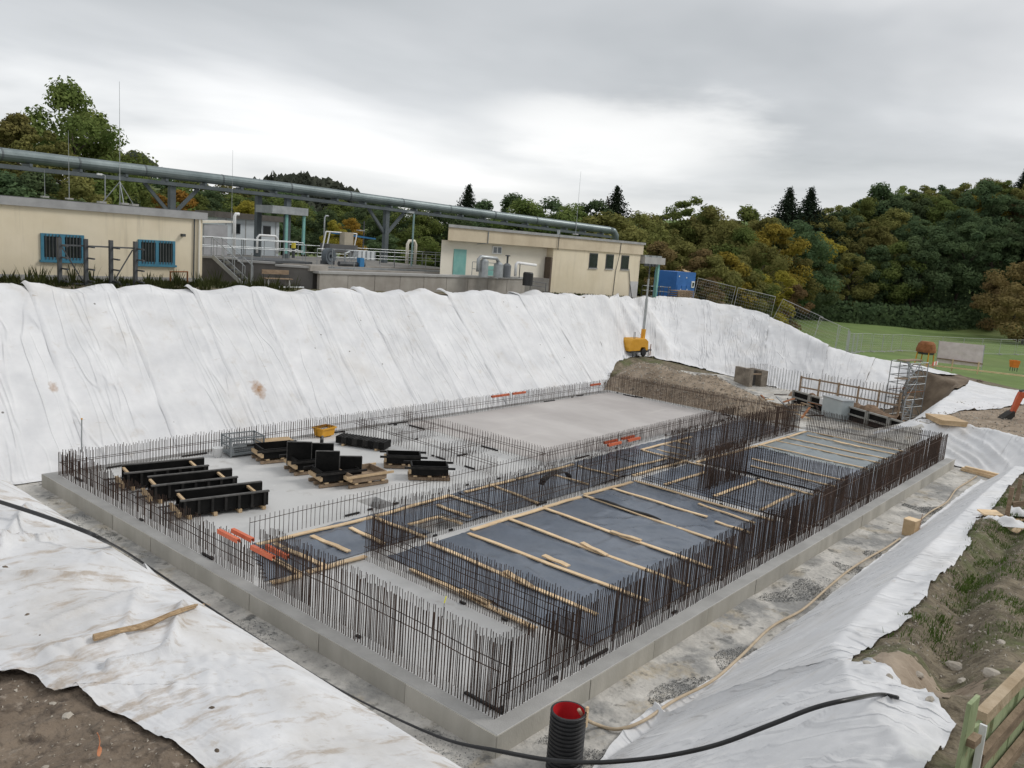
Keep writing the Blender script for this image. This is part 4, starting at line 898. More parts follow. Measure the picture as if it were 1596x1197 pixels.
cab = empty('cabin', gd(388, 372, 60), R(-4), 'small white panelled cabin with a dark flat roof behind the railings', 'cabin')
MB().b2((-2.4, 0, -1.2), (2.4, 2.5, 1.35)).build('wall', mat('bluish_white_panel', (.62, .68, .72), (.70, .75, .78), scale=1), cab)
MB().b2((-2.75, -.35, 1.35), (2.75, 2.8, 1.75)).build('roof', mat('dark_fascia', (.10, .09, .08), (.15, .135, .12)), cab)
for x in (-1.0, 1.4):
    w = MB().b2((x-.3, -.05, .3), (x+.3, -.01, 1.0)).build('window', DARKST, cab); MB().b2((x-.24, -.065, .36), (x+.24, -.055, .94)).build('pane', GLASS, w)
for x in (-1.8, -.3, .6, 2.1): MB().b2((x, -.02, -1.2), (x+.05, 0, 1.3)).build('panel_joint', CONC, cab)
gb_ = empty('switch_cabinet', gd(330, 372, 53), 0, 'grey box shed with a slanting lid beside the left building', 'cabinet')
MB().b2((-.8, -.5, -1), (.8, .6, .9)).build('body', mat('grey_panel', (.33, .33, .34)), gb_); MB().bar((-1.0, 0, 1.0), (1.1, 0, 1.15), 1.2, .12).build('lid', CREAM2, gb_)
c2 = empty('open_canopy', gd(444, 372, 57), R(-3), 'flat grey canopy on turquoise posts under the pipe', 'canopy')
MB().b2((-1.35, -.6, 1.65), (1.4, 1.6, 2.15)).build('roof', STEELG, c2)
for x in (-.1, 1.25): MB().b2((x-.08, -.4, -1), (x+.08, -.24, 1.65)).build('post', TEAL, c2)

def equip(name, px, py, dist, label, cat, rz=0):
    return empty(name, gd(px, py, dist), rz, label, cat)
hr = equip('hose_reel', 512, 412, 47, 'round dark hose reel on the tank rim', 'hose reel')
for k, (ro, ri) in enumerate(((.46, .30), (.27, .12))):
    MB().lathe([(ri, -.14), (ro, -.16), (ro, .16), (ri, .14), (ri, -.14)], n=24).build('reel_ring', mat('reel_grey_%d' % k, (.09, .105, .12)), hr)
for c in hr.children: c.rotation_euler = (R(90), 0, R(15)); c.location = (0, 0, .45)
MB().box((0, .1, .1), (.7, .4, .2)).build('stand', DARKST, hr)
pm_ = equip('pump_set', 548, 415, 47, 'blue valve on a dark pump beside the hose reel', 'pump')
MB().tube([(-.9, 0, .12), (.9, 0, .12)], .14, 10).build('pump_body', DARKST, pm_); MB().box((.55, -.1, .25), (.3, .3, .5)).build('valve', mat('valve_blue', (.03, .16, .34)), pm_)
MB().tube([(-.5, 0, .1), (-.5, 0, .7), (-.2, 0, .8)], .06, 8).build('riser', STEELG, pm_)
yv = equip('valve_post', 457, 402, 47.5, 'post with a yellow valve cap on the tank rim', 'valve')
MB().tube([(0, 0, 0), (0, 0, .55)], .09, 8).build('post', DARKST, yv); MB().tube([(0, 0, .55), (0, 0, .85)], .12, 8).build('cap', mat('yellow_cap', (.55, .45, .05)), yv)
for px, py, d, lab in ((365, 372, 51, 'tall white gooseneck vent pipe before the cabin'), (505, 372, 55, 'slim grey vent pipe right of the canopy')):
    v = equip('vent_pipe', px, py, d, lab, 'pipe'); MB().tube([(0, 0, -1), (0, 0, 1.35), (.08, 0, 1.5), (.3, 0, 1.5)], .1 if px == 365 else .05, 8).build('pipe', WHITEP if px == 365 else STEELG, v, smooth=True)
lo = equip('pipe_loop', 412, 372, 52, 'white looped pipe before the cabin', 'pipe'); MB().tube([(-.5, 0, -.9), (-.5, 0, .05), (-.35, 0, .2), (.8, 0, .2), (.95, 0, .05), (.95, 0, -.9)], .07, 8).build('pipe', WHITEP, lo, smooth=True)
lo = equip('pipe_loop', 641, 392, 60, 'cream gooseneck pipe loop on the tank deck', 'pipe'); MB().tube([(-.4, 0, -.9), (-.4, 0, .5), (-.25, 0, .75), (.25, 0, .75), (.4, 0, .5), (.4, 0, -.9)], .11, 8).build('pipe', CREAM2, lo, smooth=True)
wm = equip('wash_machine', 528, 392, 53, 'white framed screening machine with a blue rail on the tank', 'machine')
MB().box((0, 0, .2), (2.2, 1, .5)).build('trough', mat('dark_trough', (.09, .09, .09)), wm)
for x in (-1.3, -1.0, 1.15): MB().tube([(x, 0, 0), (x+.25, 0, 1.2)], .04, 6).build('upright', WHITEP, wm)
MB().tube([(-1.05, 0, 1.2), (1.4, 0, 1.2)], .04, 6).build('top_rail', WHITEP, wm); MB().bar((-.4, .3, 1.15), (3.2, .3, .95), .12, .1).build('blue_rail', mat('rail_blue', (.02, .12, .26)), wm)
MB().box((.5, -.1, .85), (.7, .5, .8)).build('control_box', mat('beige_box', (.36, .32, .25)), wm)
wt = equip('bulk_container', 563, 405, 54, 'pale translucent bulk container beside the white screening machine', 'container')
MB().box((0, 0, .3), (1.5, 1, .6)).build('body', mat('pale_plastic', (.55, .58, .6)), wt, bevel=.05)
for k in range(5): MB().box((-.72+k*.36, -.53, .3), (.03, .03, .62)).build('cage_bar', STEELG, wt)
lp = equip('lamp_post', 641, 415, 56, 'turquoise lamp post rising from the tank deck', 'lamp post')
MB().tube([(0, 0, 0), (0, 0, 3.45), (-.15, 0, 3.55)], .06, 8).build('post', mat('pale_teal', (.2, .3, .3)), lp); MB().box((-.3, 0, 3.55), (.45, .2, .12)).build('lamp_head', STEELG, lp)
lp = equip('lamp_post', 566, 385, 62, 'slim dark lamp post with a flat head behind the screening machine', 'lamp post')
MB().tube([(0, 0, -1), (0, 0, 1.9)], .05, 6).build('post', DARKST, lp); MB().box((-.3, 0, 1.2), (.6, .25, .08)).build('lamp_head', STEELG, lp)
# machinery beside the right building
fr = equip('filter_unit', 770, 432, 51, 'grey pipework and filter drums beside the pale end of the right building', 'machine')
MB().tube([(-1.5, 0, .3), (-1.5, 0, 1.05), (-1.3, 0, 1.2), (.1, 0, 1.15), (.35, 0, .9)], .11, 10).build('main_pipe', STEELG, fr, smooth=True)
for x, h, r_ in ((-1.0, .95, .28), (.35, .8, .3), (1.15, .75, .26)): MB().lathe([(0, 0), (r_, 0), (r_, h), (r_*.5, h+.12), (0, h+.14)], (x, 0, 0), 16).build('drum', STEELG if x < 1 else mat('grey_drum', (.14, .15, .16)), fr)
MB().tube([(1.15, 0, .85), (1.15, 0, 1.35)], .06, 8).build('valve_stem', DARKST, fr); MB().lathe([(0, 0), (.16, .03), (.16, .08), (0, .1)], (1.15, 0, 1.3), 12).build('handwheel', DARKST, fr)
MB().tube([(2.0, 0, .1), (2.0, 0, .85), (2.15, 0, .95), (4.0, 0, .85)], .09, 10).build('outlet_pipe', WHITEP, fr, smooth=True); MB().tube([(2.4, 0, 0), (2.4, 0, .9)], .03, 6).build('pipe_support', DARKST, fr)
railing('r', [tuple(gd(735, 432, 51.5)), tuple(gd(775, 435, 51))], .95, 'galvanised railing beside the filter drums', G)
tr_ = equip('rubber_drum', 822, 445, 51.5, 'black ribbed drum at the end of the settling tank', 'drum'); MB().lathe([(0, 0), (.32, 0), (.32, .75), (.26, .82), (0, .82)], n=16).build('body', RUBBER, tr_)
railing('r', [tuple(gd(826, 452, 52)), tuple(gd(850, 455, 53))], .55, 'low dark railing at the corner of the right building', G, m=DARKST)

# ------------------------------------------------------------------ blue container, fence
bc0 = gd(1066, 468, 77); bcz = hz(bc0.x, bc0.y)
bc = empty('site_container', (bc0.x, bc0.y, bcz), R(-2), 'blue site container with a small white window on top of the bank', 'container')
MB().b2((-1.65, 0, .05), (1.65, 2.4, 2.75)).build('body', BLUE, bc)
for x in (-1.5, -.7, .15): MB().b2((x, -.035, .15), (x+.62, 0, 1.55)).build('door_panel', BLUE, bc, bevel=.01)
w = MB().b2((.98, -.06, 1.35), (1.5, 0, 1.95)).build('window', WHITEP, bc); MB().b2((1.1, -.075, 1.47), (1.38, -.061, 1.83)).build('pane', GLASS, w)
for x, z in ((-1.35, 2.3), (-.05, 2.2), (-.9, 1.1), (.2, 1.1)): MB().b2((x, -.045, z), (x+.12, -.005, z+.12)).build('latch', WHITEP, bc)
for k in range(4): MB().bar((.3+k*.2, .4+k*.2, 2.8+.05*k), (1.5, .6+k*.2, 2.8+.04*k), .15, .05).build('roof_plank', PINE, bc)
ps = empty('pallet_stack', gd(1060, 470, 71), 0, 'stack of grey pallets and mesh before the blue container', 'pallets')
for k in range(5):
    z = hz(ps.location.x, ps.location.y)-ps.location.z+.1+k*.17
    for q in range(6): MB().box((-1.2+q*.48, 0, z), (.36, 1.0, .05)).build('slat', OLDWOOD, ps)
    MB().box((0, -.42, z-.07), (2.6, .1, .09)).build('bearer', OLDWOOD, ps)
for k, px in enumerate((1010, 1022, 1034)):
    pp = gd(px, 470, 70); jr = empty('steel_stillage', (pp.x, pp.y, hz(pp.x, pp.y)), R(10*k), 'dark steel stillage %s the canopy post' % ['left of', 'directly behind', 'right of'][k], 'stillage')
    for sx in (-.5, .5):
        for sy in (-.4, .4): MB().tube([(sx, sy, 0), (sx, sy, 1.1)], .03, 5).build('post', DARKST, jr)
    for z in (.2, .65, 1.05):
        MB().tube([(-.5, -.4, z), (.5, -.4, z), (.5, .4, z), (-.5, .4, z), (-.5, -.4, z)], .02, 5).build('ring', STEELG, jr)

fpath = [(55, 26.6), (55.6, 21.8), (55, 18), (56.4, 15.6), (62, 15.5), (70, 18), (80, 20), (88, 20), (95.5, 20), (104, 15.5), (111, 12.5), (121, 8.5)]
tot = sum(math.dist(a, c) for a, c in zip(fpath[:-1], fpath[1:])); nf = int(tot/3.5)
FENCEM = mat('fence_zinc', (.42, .43, .43), (.52, .53, .53), scale=1, rough=.6)
def fence_panel():
    root = empty('fence_panel', (0, 0, 0))
    f = MB()
    MB().tube([(0, 0, .1), (0, 0, 2.0), (3.4, 0, 2.0), (3.4, 0, .1), (0, 0, .12)], .024, 6).build('frame', FENCEM, root)
    g = MB()
    for k in range(1, 17): g.tube([(k*.2, 0, .14), (k*.2, 0, 1.98)], .004, 3, caps=False)
    for k in range(1, 8): g.tube([(0, 0, k*.25), (3.4, 0, k*.25)], .005, 3, caps=False)
    g.build('wire_mesh', FENCEM, root, fix=False)
    MB().box((0, 0, .06), (.22, .7, .13)).build('foot_block', CONC, root)
    return root
fp0 = fence_panel()
for k in range(nf):
    a, c = plerp(fpath, k/nf), plerp(fpath, (k+1)/nf); za, zc_ = hz(*a), hz(*c)
    o = fp0 if k == 0 else copy_tree(fp0)
    o.location = (a[0], a[1], za-.05); o.rotation_euler = (rnd.uniform(-.02, .02), -math.atan2(zc_-za, math.dist(a, c)), math.atan2(c[1]-a[1], c[0]-a[0])+rnd.uniform(-.03, .03))
    tag(o, 'wire mesh site fence panel, %s counted from the blue container' % (ORD[k] if k < 20 else 'twenty-%s' % ORD[k-20]), 'fence panel', 'mesh fence along the site edge')

# ------------------------------------------------------------------ light tower
LTS = .78
lt0 = gz(988, 554, .95)
lt = empty('light_tower', lt0, R(-12), 'yellow trailer light tower with a tall mast on the far bank', 'light tower')
MB().prism([(-1.3, .42), (-1.32, .7), (-1.05, 1.25), (-.8, 1.42), (.75, 1.42), (1.1, 1.2), (1.15, .5), (.88, .45), (.72, .72), (.25, .72), (.1, .45)], 1.25, (0, -.6, 0), 'y').build('body', YELLOW, lt, bevel=.03)
MB().b2((-1.1, -.5, .3), (1.2, .5, .45)).build('chassis', DARKST, lt)
for s in (-.68, .68):
    wl = MB().lathe([(0, -.09), (.24, -.09), (.32, -.06), (.32, .06), (.24, .09), (0, .09)], n=20).build('wheel', RUBBER, lt); wl.rotation_euler = (R(90), 0, 0); wl.location = (.47, s, .32)
MB().b2((.80, -.16, 1.35), (1.08, .16, 2.15)).build('mast_foot', YELLOW, lt, bevel=.02)
ms = MB().bar((.93, 0, 1.3), (.93, 0, 4.6), .17, .17).build('mast', STEELG, lt)
MB().bar((.93, 0, 4.6), (.93, 0, 6.2), .12, .12).build('mast_section', STEELG, ms); MB().bar((.93, 0, 6.2), (.93, 0, 7.3), .08, .08).build('mast_section', DARKST, ms)
MB().bar((.2, 0, 7.35), (1.7, 0, 7.35), .06, .06).build('lamp_bar', DARKST, lt)
for x in (.3, .7, 1.15, 1.6): MB().box((x, -.1, 7.3), (.3, .16, .2)).build('floodlight', DARKST, lt, bevel=.02)
MB().bar((1.2, 0, .42), (2.2, 0, .42), .1, .1).build('drawbar', DARKST, lt); MB().tube([(2.1, 0, .9), (2.1, 0, -.2)], .04, 6).build('jack', RUST, lt)
for sx, sy in ((-1.0, -.8), (1.0, -.8)): MB().tube([(sx, sy, .5), (sx, sy, -.05)], .035, 6).build('outrigger', DARKST, lt); MB().bar((sx, sy, .42), (sx, 0, .42), .07, .07).build('outrigger_arm', DARKST, lt)
for x in (-.55, -.4): MB().tube([(x, -.3, 1.4), (x, -.3, 1.95)], .025, 6).build('exhaust', DARKST, lt)
lt.scale = (LTS, LTS, LTS*1.12)
# ------------------------------------------------------------------ trees
def crown_mesh(kind, seed, n=2600, leaf=.07):
    # unit crown: height 1 (trunk base at 0), built of small leaf-clump faces
    r_ = random.Random(seed); b = MB()
    def quad(p, nrm, s):
        t = nrm.cross(Vector((r_.gauss(0, 1), r_.gauss(0, 1), r_.gauss(0, 1)))); 
        if t.length < 1e-4: return
        t.normalize(); q = nrm.cross(t); s1, s2 = s*r_.uniform(.6, 1.2), s*r_.uniform(.5, 1.0)
        i = len(b.v); b.v += [tuple(p-t*s1-q*s2*.3), tuple(p+q*s2*-.6+t*s1*.2), tuple(p+t*s1+q*s2*.4), tuple(p+q*s2*.8-t*s1*.3)]; b.f.append((i, i+1, i+2, i+3))
    if kind == 'spruce':
        lev = 34
        for k in range(lev):
            z = .08 + .90*k/(lev-1); R0 = .46*(1-z)**.95 + .006
            m_ = max(5, int(16*(1-z)+5)); a0 = r_.uniform(0, 6)
            for j in range(m_):
                a = a0 + 6.283*j/m_ + r_.uniform(-.15, .15); L = R0*r_.uniform(.65, 1.15)
                for q in range(9):
                    f = (q+.5)/9; p = Vector((math.cos(a)*L*f, math.sin(a)*L*f, z - .05*f*f - .015*f + r_.uniform(-.008, .008)))
                    for _ in range(4): quad(p+Vector((r_.gauss(0, .008), r_.gauss(0, .008), r_.gauss(0, .006))), Vector((r_.gauss(0, 1), r_.gauss(0, 1), r_.gauss(0, .6)+.3)).normalized(), leaf*.42*(1.15-f*.5)*(1.25-z))
        return b.mesh('spruce_crown', False, False)
    if kind == 'round': H0, rx, sh = .18, .36, 1.0
    elif kind == 'tall': H0, rx, sh = .22, .26, 1.0
    elif kind == 'bush': H0, rx, sh = .02, .48, .9
    elif kind == 'broad': H0, rx, sh = .15, .44, .9
    else: H0, rx, sh = .2, .33, 1.0
    lobes = []
    nl = {'bush': 26, 'tall': 40, 'broad': 46}.get(kind, 42)
    for k in range(nl):
        z = r_.random(); a = r_.uniform(0, 6.283); prof = math.sin(math.pi*min(1, (z*.92+.06)**.8))**.75
        rad = rx*prof*(r_.random()**.45)*.86
        lobes.append((Vector((rad*math.cos(a), rad*math.sin(a), H0+(1-H0)*(.08+.84*z))), rx*r_.uniform(.13, .32)*(1.15-.40*z)))
    per = n//nl
    for c, s in lobes:
        for _ in range(int(per*(s/(rx*.22))**1.5)):
            d = Vector((r_.gauss(0, 1), r_.gauss(0, 1), r_.gauss(0, 1))).normalized(); rr = s*(r_.random()**.33)*r_.uniform(.85, 1.12)
            p = c + Vector((d.x*rr, d.y*rr, d.z*rr*.8))
            if p.z < H0*.6: continue
            quad(p, (d+Vector((r_.gauss(0, .5), r_.gauss(0, .5), .35+r_.gauss(0, .5)))).normalized(), leaf*.38*r_.uniform(.6, 1.3))
    return b.mesh('tree_crown', False, False)
def trunk_mesh(kind, seed):
    r_ = random.Random(seed); b = MB()
    top = .92 if kind == 'spruce' else .72
    pts = [(r_.uniform(-.008, .008)*k, r_.uniform(-.008, .008)*k, top*k/6-.02) for k in range(7)]
    b.tube(pts, .018, 7, r2=.004)
    if kind not in ('spruce',):
        for k in range(9):
            a = r_.uniform(0, 6.28); z0 = r_.uniform(.2, .6); L = r_.uniform(.08, .18)
            b.tube([(0, 0, z0), (math.cos(a)*L*.5, math.sin(a)*L*.5, z0+L*.45), (math.cos(a)*L, math.sin(a)*L, z0+L*.95)], .007, 5, r2=.002)
    return b.mesh('trunk', True, False)
BARK = mat('bark', (.045, .035, .026), (.09, .07, .052), scale=3, rough=.95, bump=.5)
LEAFM = {
 'green': leafy('leaves_green', (0.1037, 0.1469, 0.0449), (0.2333, 0.2679, 0.0864), .35),
 'dark': leafy('leaves_dark_green', (0.0691, 0.1071, 0.0553), (0.1521, 0.2039, 0.0968), .3),
 'olive': leafy('leaves_olive', (0.1469, 0.1521, 0.0518), (0.3023, 0.2852, 0.1002), .4),
 'yellow': leafy('leaves_yellow', (0.216, 0.1823, 0.0378), (0.459, 0.3645, 0.0743), .5),
 'orange': leafy('leaves_orange', (0.216, 0.1283, 0.0324), (0.459, 0.27, 0.0607), .6),
 'brown': leafy('leaves_brown', (0.1642, 0.1244, 0.0622), (0.311, 0.2246, 0.1037), .5),
 'spruce': leafy('spruce_needles', (0.02, 0.03, 0.02), (0.044, 0.06, 0.036), .4, .1),
}
CR = {}
for kind, nv in (('round', 3), ('tall', 3), ('bush', 3), ('broad', 3)):
    for v in range(nv): CR[(kind, v)] = (crown_mesh(kind, 11+v*7+len(kind), 13000 if kind != 'bush' else 8000, .036 if kind != 'bush' else .05), trunk_mesh(kind, v))
CR[('spruce', 0)] = (crown_mesh('spruce', 3, leaf=.058), trunk_mesh('spruce', 0)); CR[('spruce', 1)] = (crown_mesh('spruce', 8, leaf=.058), trunk_mesh('spruce', 1))
CMESH = {}; trnd = random.Random(33)
def tree(px, ytop, dist, kind, colr, label, group, widen=1.0, zbase=None):
    base = gd(px, 430, dist); bz = hz(base.x, base.y) if zbase is None else zbase
    h = gd(px, ytop, dist).z - bz
    if h < .5: h = .5
    vs = [k for k in CR if k[0] == kind]; v = vs[trnd.randrange(len(vs))]
    key = (v, colr)
    if key not in CMESH:
        if not CR[v][0].materials: CR[v][0].materials.append(LEAFM['green'])
        CMESH[key] = CR[v][0]
        if not CR[v][1].materials: CR[v][1].materials.append(BARK)
    name = {'spruce': 'spruce_tree', 'bush': 'bush'}.get(kind, 'tree')
    root = empty(name, (base.x, base.y, bz-.1), trnd.uniform(0, 6.28), label, 'bush' if kind == 'bush' else 'tree', group)
    root.scale = (h*widen, h*widen, h)
    o = mobj('crown', CMESH[key], None, root); o.material_slots[0].link = 'OBJECT'; o.material_slots[0].material = LEAFM[colr]; mobj('trunk', CR[v][1], None, root)
    return root
GL = 'trees rising behind the left building'; GM = 'treeline behind the works'; GR = 'wood beyond the meadow'; GS = 'autumn shrubs on the slope behind the container'
# left group
for a in [(112, 130, 76, 'broad', 'green', 'tallest dark green tree behind the left building', .95), (28, 172, 70, 'tall', 'olive', 'yellowing tree at the left frame edge above the pipe', 1.2), (72, 196, 68, 'round', 'olive', 'yellow-green tree between the two taller trees on the left', 1.0),
          (150, 172, 82, 'broad', 'green', 'dark tree right beside the tallest tree on the left', 1.1), (-30, 170, 74, 'broad', 'olive', 'yellowing tree cut by the left frame edge', 1.1), (60, 262, 62, 'bush', 'dark', 'low dark thicket under the pipe at the left', 1.6), (5, 262, 60, 'bush', 'dark', 'dark thicket under the pipe at the frame edge', 1.6), (125, 270, 64, 'bush', 'olive', 'olive thicket under the tallest tree on the left', 1.6), (172, 262, 84, 'round', 'dark', 'small dark tree beside the tripod rod', 1.1)]:
    tree(*a[:6], GL, a[6])
mid = [(300, 276, 135, 'broad', 'green', 'far green tree right of the first trestle', 1.7), (345, 284, 135, 'broad', 'olive', 'far olive tree behind the thin rod', 1.7), (395, 290, 135, 'broad', 'green', 'far green tree left of the double trestle', 1.7), (440, 296, 138, 'broad', 'dark', 'far dark tree at the double trestle', 1.7), (255, 272, 135, 'broad', 'dark', 'far dark tree at the first trestle', 1.6), (585, 306, 138, 'broad', 'dark', 'far dark tree at the second trestle', 1.6), (285, 286, 112, 'broad', 'green', 'green tree right behind the first pipe trestle', 1.5), (318, 290, 116, 'broad', 'dark', 'dark tree left above the cabin under the pipe', 1.5), (360, 298, 118, 'broad', 'green', 'green tree behind the thin rod at the cabin', 1.5), (400, 304, 118, 'broad', 'dark', 'dark tree left behind the open canopy', 1.5), (450, 304, 120, 'broad', 'green', 'green tree above the open canopy', 1.5), (535, 308, 122, 'broad', 'green', 'green tree behind the golden trees', 1.5), (205, 288, 100, 'broad', 'olive', 'olive tree just right of the tripod rod', 1.3), (235, 292, 95, 'broad', 'green', 'green tree left of the first pipe trestle', 1.3), (272, 292, 84, 'bush', 'orange', 'orange-brown bush behind the first pipe trestle', 1.2), (300, 300, 110, 'broad', 'green', 'green tree above the cabin roof, left', 1.3), (335, 306, 112, 'broad', 'dark', 'dark tree above the cabin roof', 1.3),
       (388, 310, 92, 'bush', 'yellow', 'yellow bush above the cabin', 1.1), (425, 318, 108, 'broad', 'dark', 'dark tree behind the open canopy', 1.4), (470, 312, 118, 'broad', 'green', 'green tree right of the open canopy', 1.4), (500, 322, 112, 'broad', 'dark', 'dark tree behind the screening machine', 1.4), (518, 338, 84, 'round', 'yellow', 'golden young tree behind the screening machine, left', 1.0), (541, 334, 85, 'round', 'orange', 'golden orange young tree behind the screening machine, right', 1.0),
       (565, 318, 108, 'broad', 'dark', 'dark tree left of the second trestle', 1.4), (610, 312, 116, 'broad', 'dark', 'dark tree right of the second trestle', 1.3), (640, 318, 112, 'broad', 'green', 'green tree behind the turquoise lamp post', 1.3), (672, 316, 118, 'broad', 'dark', 'dark tree left of the right building', 1.3), (660, 365, 92, 'bush', 'green', 'green bush left of the right building', 1.6), (600, 362, 92, 'bush', 'dark', 'dark bush behind the tank deck', 1.6), (470, 365, 88, 'bush', 'dark', 'dark bush behind the canopy posts', 1.6), (300, 340, 85, 'bush', 'olive', 'olive bush left of the cabin', 1.6),
       (697, 318, 116, 'broad', 'dark', 'dark tree left of the lone spruce', 1.2), (722, 286, 132, 'spruce', 'spruce', 'lone dark spruce above the left end of the right building', 1.5), (748, 308, 128, 'round', 'dark', 'dark tree beside the lone spruce', 1.2), (785, 298, 126, 'round', 'dark', 'dark uneven tree above the right building roof, left', 1.2), (820, 308, 120, 'broad', 'green', 'green tree above the middle of the right roof', 1.3), (852, 304, 122, 'broad', 'dark', 'dark tree left of the leaning rod', 1.3), (885, 314, 118, 'broad', 'green', 'green tree behind the leaning rod', 1.2), (918, 304, 122, 'round', 'dark', 'dark tree left of the tall spruce', 1.2), (950, 288, 122, 'spruce', 'spruce', 'tall dark spruce above the right building', 1.6),
       (940, 325, 110, 'bush', 'olive', 'olive bush right below the tall spruce', 1.4), (985, 326, 116, 'broad', 'olive', 'olive tree right of the tall spruce', 1.2), (1012, 332, 130, 'broad', 'olive', 'pale olive tree over the building end', 1.2), (1035, 322, 138, 'round', 'green', 'green tree left of the big round tree', 1.2), (1066, 298, 145, 'round', 'green', 'big round green tree above the container', 1.15), (1098, 318, 140, 'broad', 'olive', 'olive tree right of the big round tree', 1.2)]
for a in mid: tree(*a[:6], GM, a[6])
sh = [(1020, 372, 92, 'bush', 'brown', 'brownish bush behind the canopy'), (1032, 380, 94, 'bush', 'olive', 'olive bush left of the container'), (1062, 372, 96, 'bush', 'olive', 'olive bush right behind the container'), (1088, 384, 94, 'bush', 'brown', 'brownish bush at the container corner'), (1110, 392, 92, 'bush', 'olive', 'olive bush behind the first fence panels'), (1128, 388, 96, 'bush', 'yellow', 'yellowing bush behind the fence'), (1150, 402, 96, 'bush', 'olive', 'olive bush before the yellow willow'), (1175, 415, 98, 'bush', 'green', 'green bush left of the yellow willow'), (1214, 418, 102, 'bush', 'yellow', 'rounded yellow willow bush at the meadow edge'), (1240, 440, 104, 'bush', 'brown', 'brown low bush right of the yellow willow'), (1048, 420, 86, 'bush', 'brown', 'low brown scrub left behind the container'), (1110, 430, 84, 'bush', 'brown', 'low brown scrub behind the fence')]
for a in sh: tree(*a[:6], GS, 1.15)
wood = [(1128, 342, 122, 'broad', 'olive'), (1155, 318, 150, 'round', 'green'), (1160, 352, 118, 'broad', 'green'), (1185, 330, 130, 'round', 'olive'), (1205, 340, 124, 'round', 'yellow'), (1185, 372, 112, 'broad', 'olive'), (1215, 290, 168, 'spruce', 'spruce'), (1248, 290, 172, 'spruce', 'spruce'), (1236, 345, 150, 'round', 'dark'), (1232, 375, 128, 'round', 'olive'),
        (1268, 322, 172, 'round', 'olive'), (1275, 355, 150, 'round', 'yellow'), (1268, 400, 138, 'broad', 'dark'), (1300, 318, 176, 'round', 'dark'), (1300, 372, 150, 'round', 'dark'), (1330, 300, 186, 'round', 'green'), (1325, 388, 146, 'round', 'olive'), (1345, 335, 170, 'round', 'olive'), (1365, 290, 194, 'round', 'dark'), (1358, 375, 150, 'round', 'dark'), (1390, 318, 178, 'round', 'olive'), (1395, 284, 205, 'round', 'green'), (1392, 372, 150, 'round', 'green'),
        (1425, 284, 204, 'round', 'olive'), (1422, 330, 174, 'round', 'dark'), (1425, 362, 150, 'round', 'dark'), (1455, 300, 192, 'round', 'green'), (1458, 346, 152, 'round', 'dark'), (1482, 318, 176, 'round', 'dark'), (1478, 280, 206, 'round', 'dark'), (1495, 340, 152, 'tall', 'dark'), (1512, 296, 192, 'round', 'yellow'), (1520, 330, 165, 'round', 'dark'), (1508, 276, 212, 'round', 'olive'), (1535, 280, 205, 'round', 'olive'), (1540, 346, 152, 'tall', 'dark'), (1556, 300, 185, 'round', 'dark'), (1572, 262, 205, 'spruce', 'spruce'), (1590, 258, 210, 'spruce', 'spruce'), (1574, 340, 155, 'round', 'dark'), (1600, 290, 186, 'round', 'brown'), (1604, 340, 152, 'round', 'dark'),
        (1590, 400, 132, 'broad', 'brown'), (1612, 430, 124, 'bush', 'brown'), (1560, 430, 140, 'bush', 'brown'), (1640, 300, 150, 'round', 'dark')]
cnt = {}
adj = {'olive': 'olive', 'green': 'green', 'dark': 'dark green', 'yellow': 'yellowing', 'spruce': 'dark', 'orange': 'orange tinged', 'brown': 'brownish'}
rw = random.Random(21)
for k in range(20): wood.append((1245+k*20+rw.uniform(-6, 6), (322 if k < 4 else 300)+rw.uniform(-14, 12)-k*.8, rw.uniform(185, 215), 'round', rw.choice(('dark', 'green', 'olive', 'dark'))))
for k in range(8): wood.append((1110+k*17+rw.uniform(-5, 5), 338+rw.uniform(-8, 8), rw.uniform(128, 150), 'broad', rw.choice(('dark', 'green', 'olive'))))
wood.sort(key=lambda t: t[0])
for px, yt, d, k, c in wood:
    row = 'front' if d < 160 else 'back'
    key = (c, k == 'spruce', row); cnt[key] = cnt.get(key, 0)+1
    tree(px, yt, d, k, c, '%s %s in the %s of the far wood, %s such from the left' % (adj[c], 'spruce' if k == 'spruce' else ('bush' if k == 'bush' else 'tree'), row, (ORD[cnt[key]-1] if cnt[key] <= 20 else 'last')), GR, 1.15 if k != 'spruce' else 1.6)
# undergrowth closes the wood's edge
ug = MB(); r3 = random.Random(4)
for _ in range(26000):
    px = r3.uniform(1245, 1680); d = r3.uniform(139, 165)*(1+.0001*(px-1400)); p = gd(px, 430, d); z = hz(p.x, p.y)
    q = Vector((p.x, p.y, z+r3.random()**2.2*3.6)); s = r3.uniform(.12, .30)
    n_ = Vector((r3.gauss(0, 1), r3.gauss(0, 1), r3.gauss(0, 1)+.4)).normalized(); t = n_.orthogonal().normalized()*s; u = n_.cross(t)
    i = len(ug.v); ug.v += [tuple(q-t-u*.6), tuple(q+t-u), tuple(q+t*.8+u), tuple(q-t*.7+u*.8)]; ug.f.append((i, i+1, i+2, i+3))
tag(ug.build('undergrowth', LEAFM['dark'], fix=False), 'dark undergrowth closing the edge of the wood', 'undergrowth', kind='stuff')

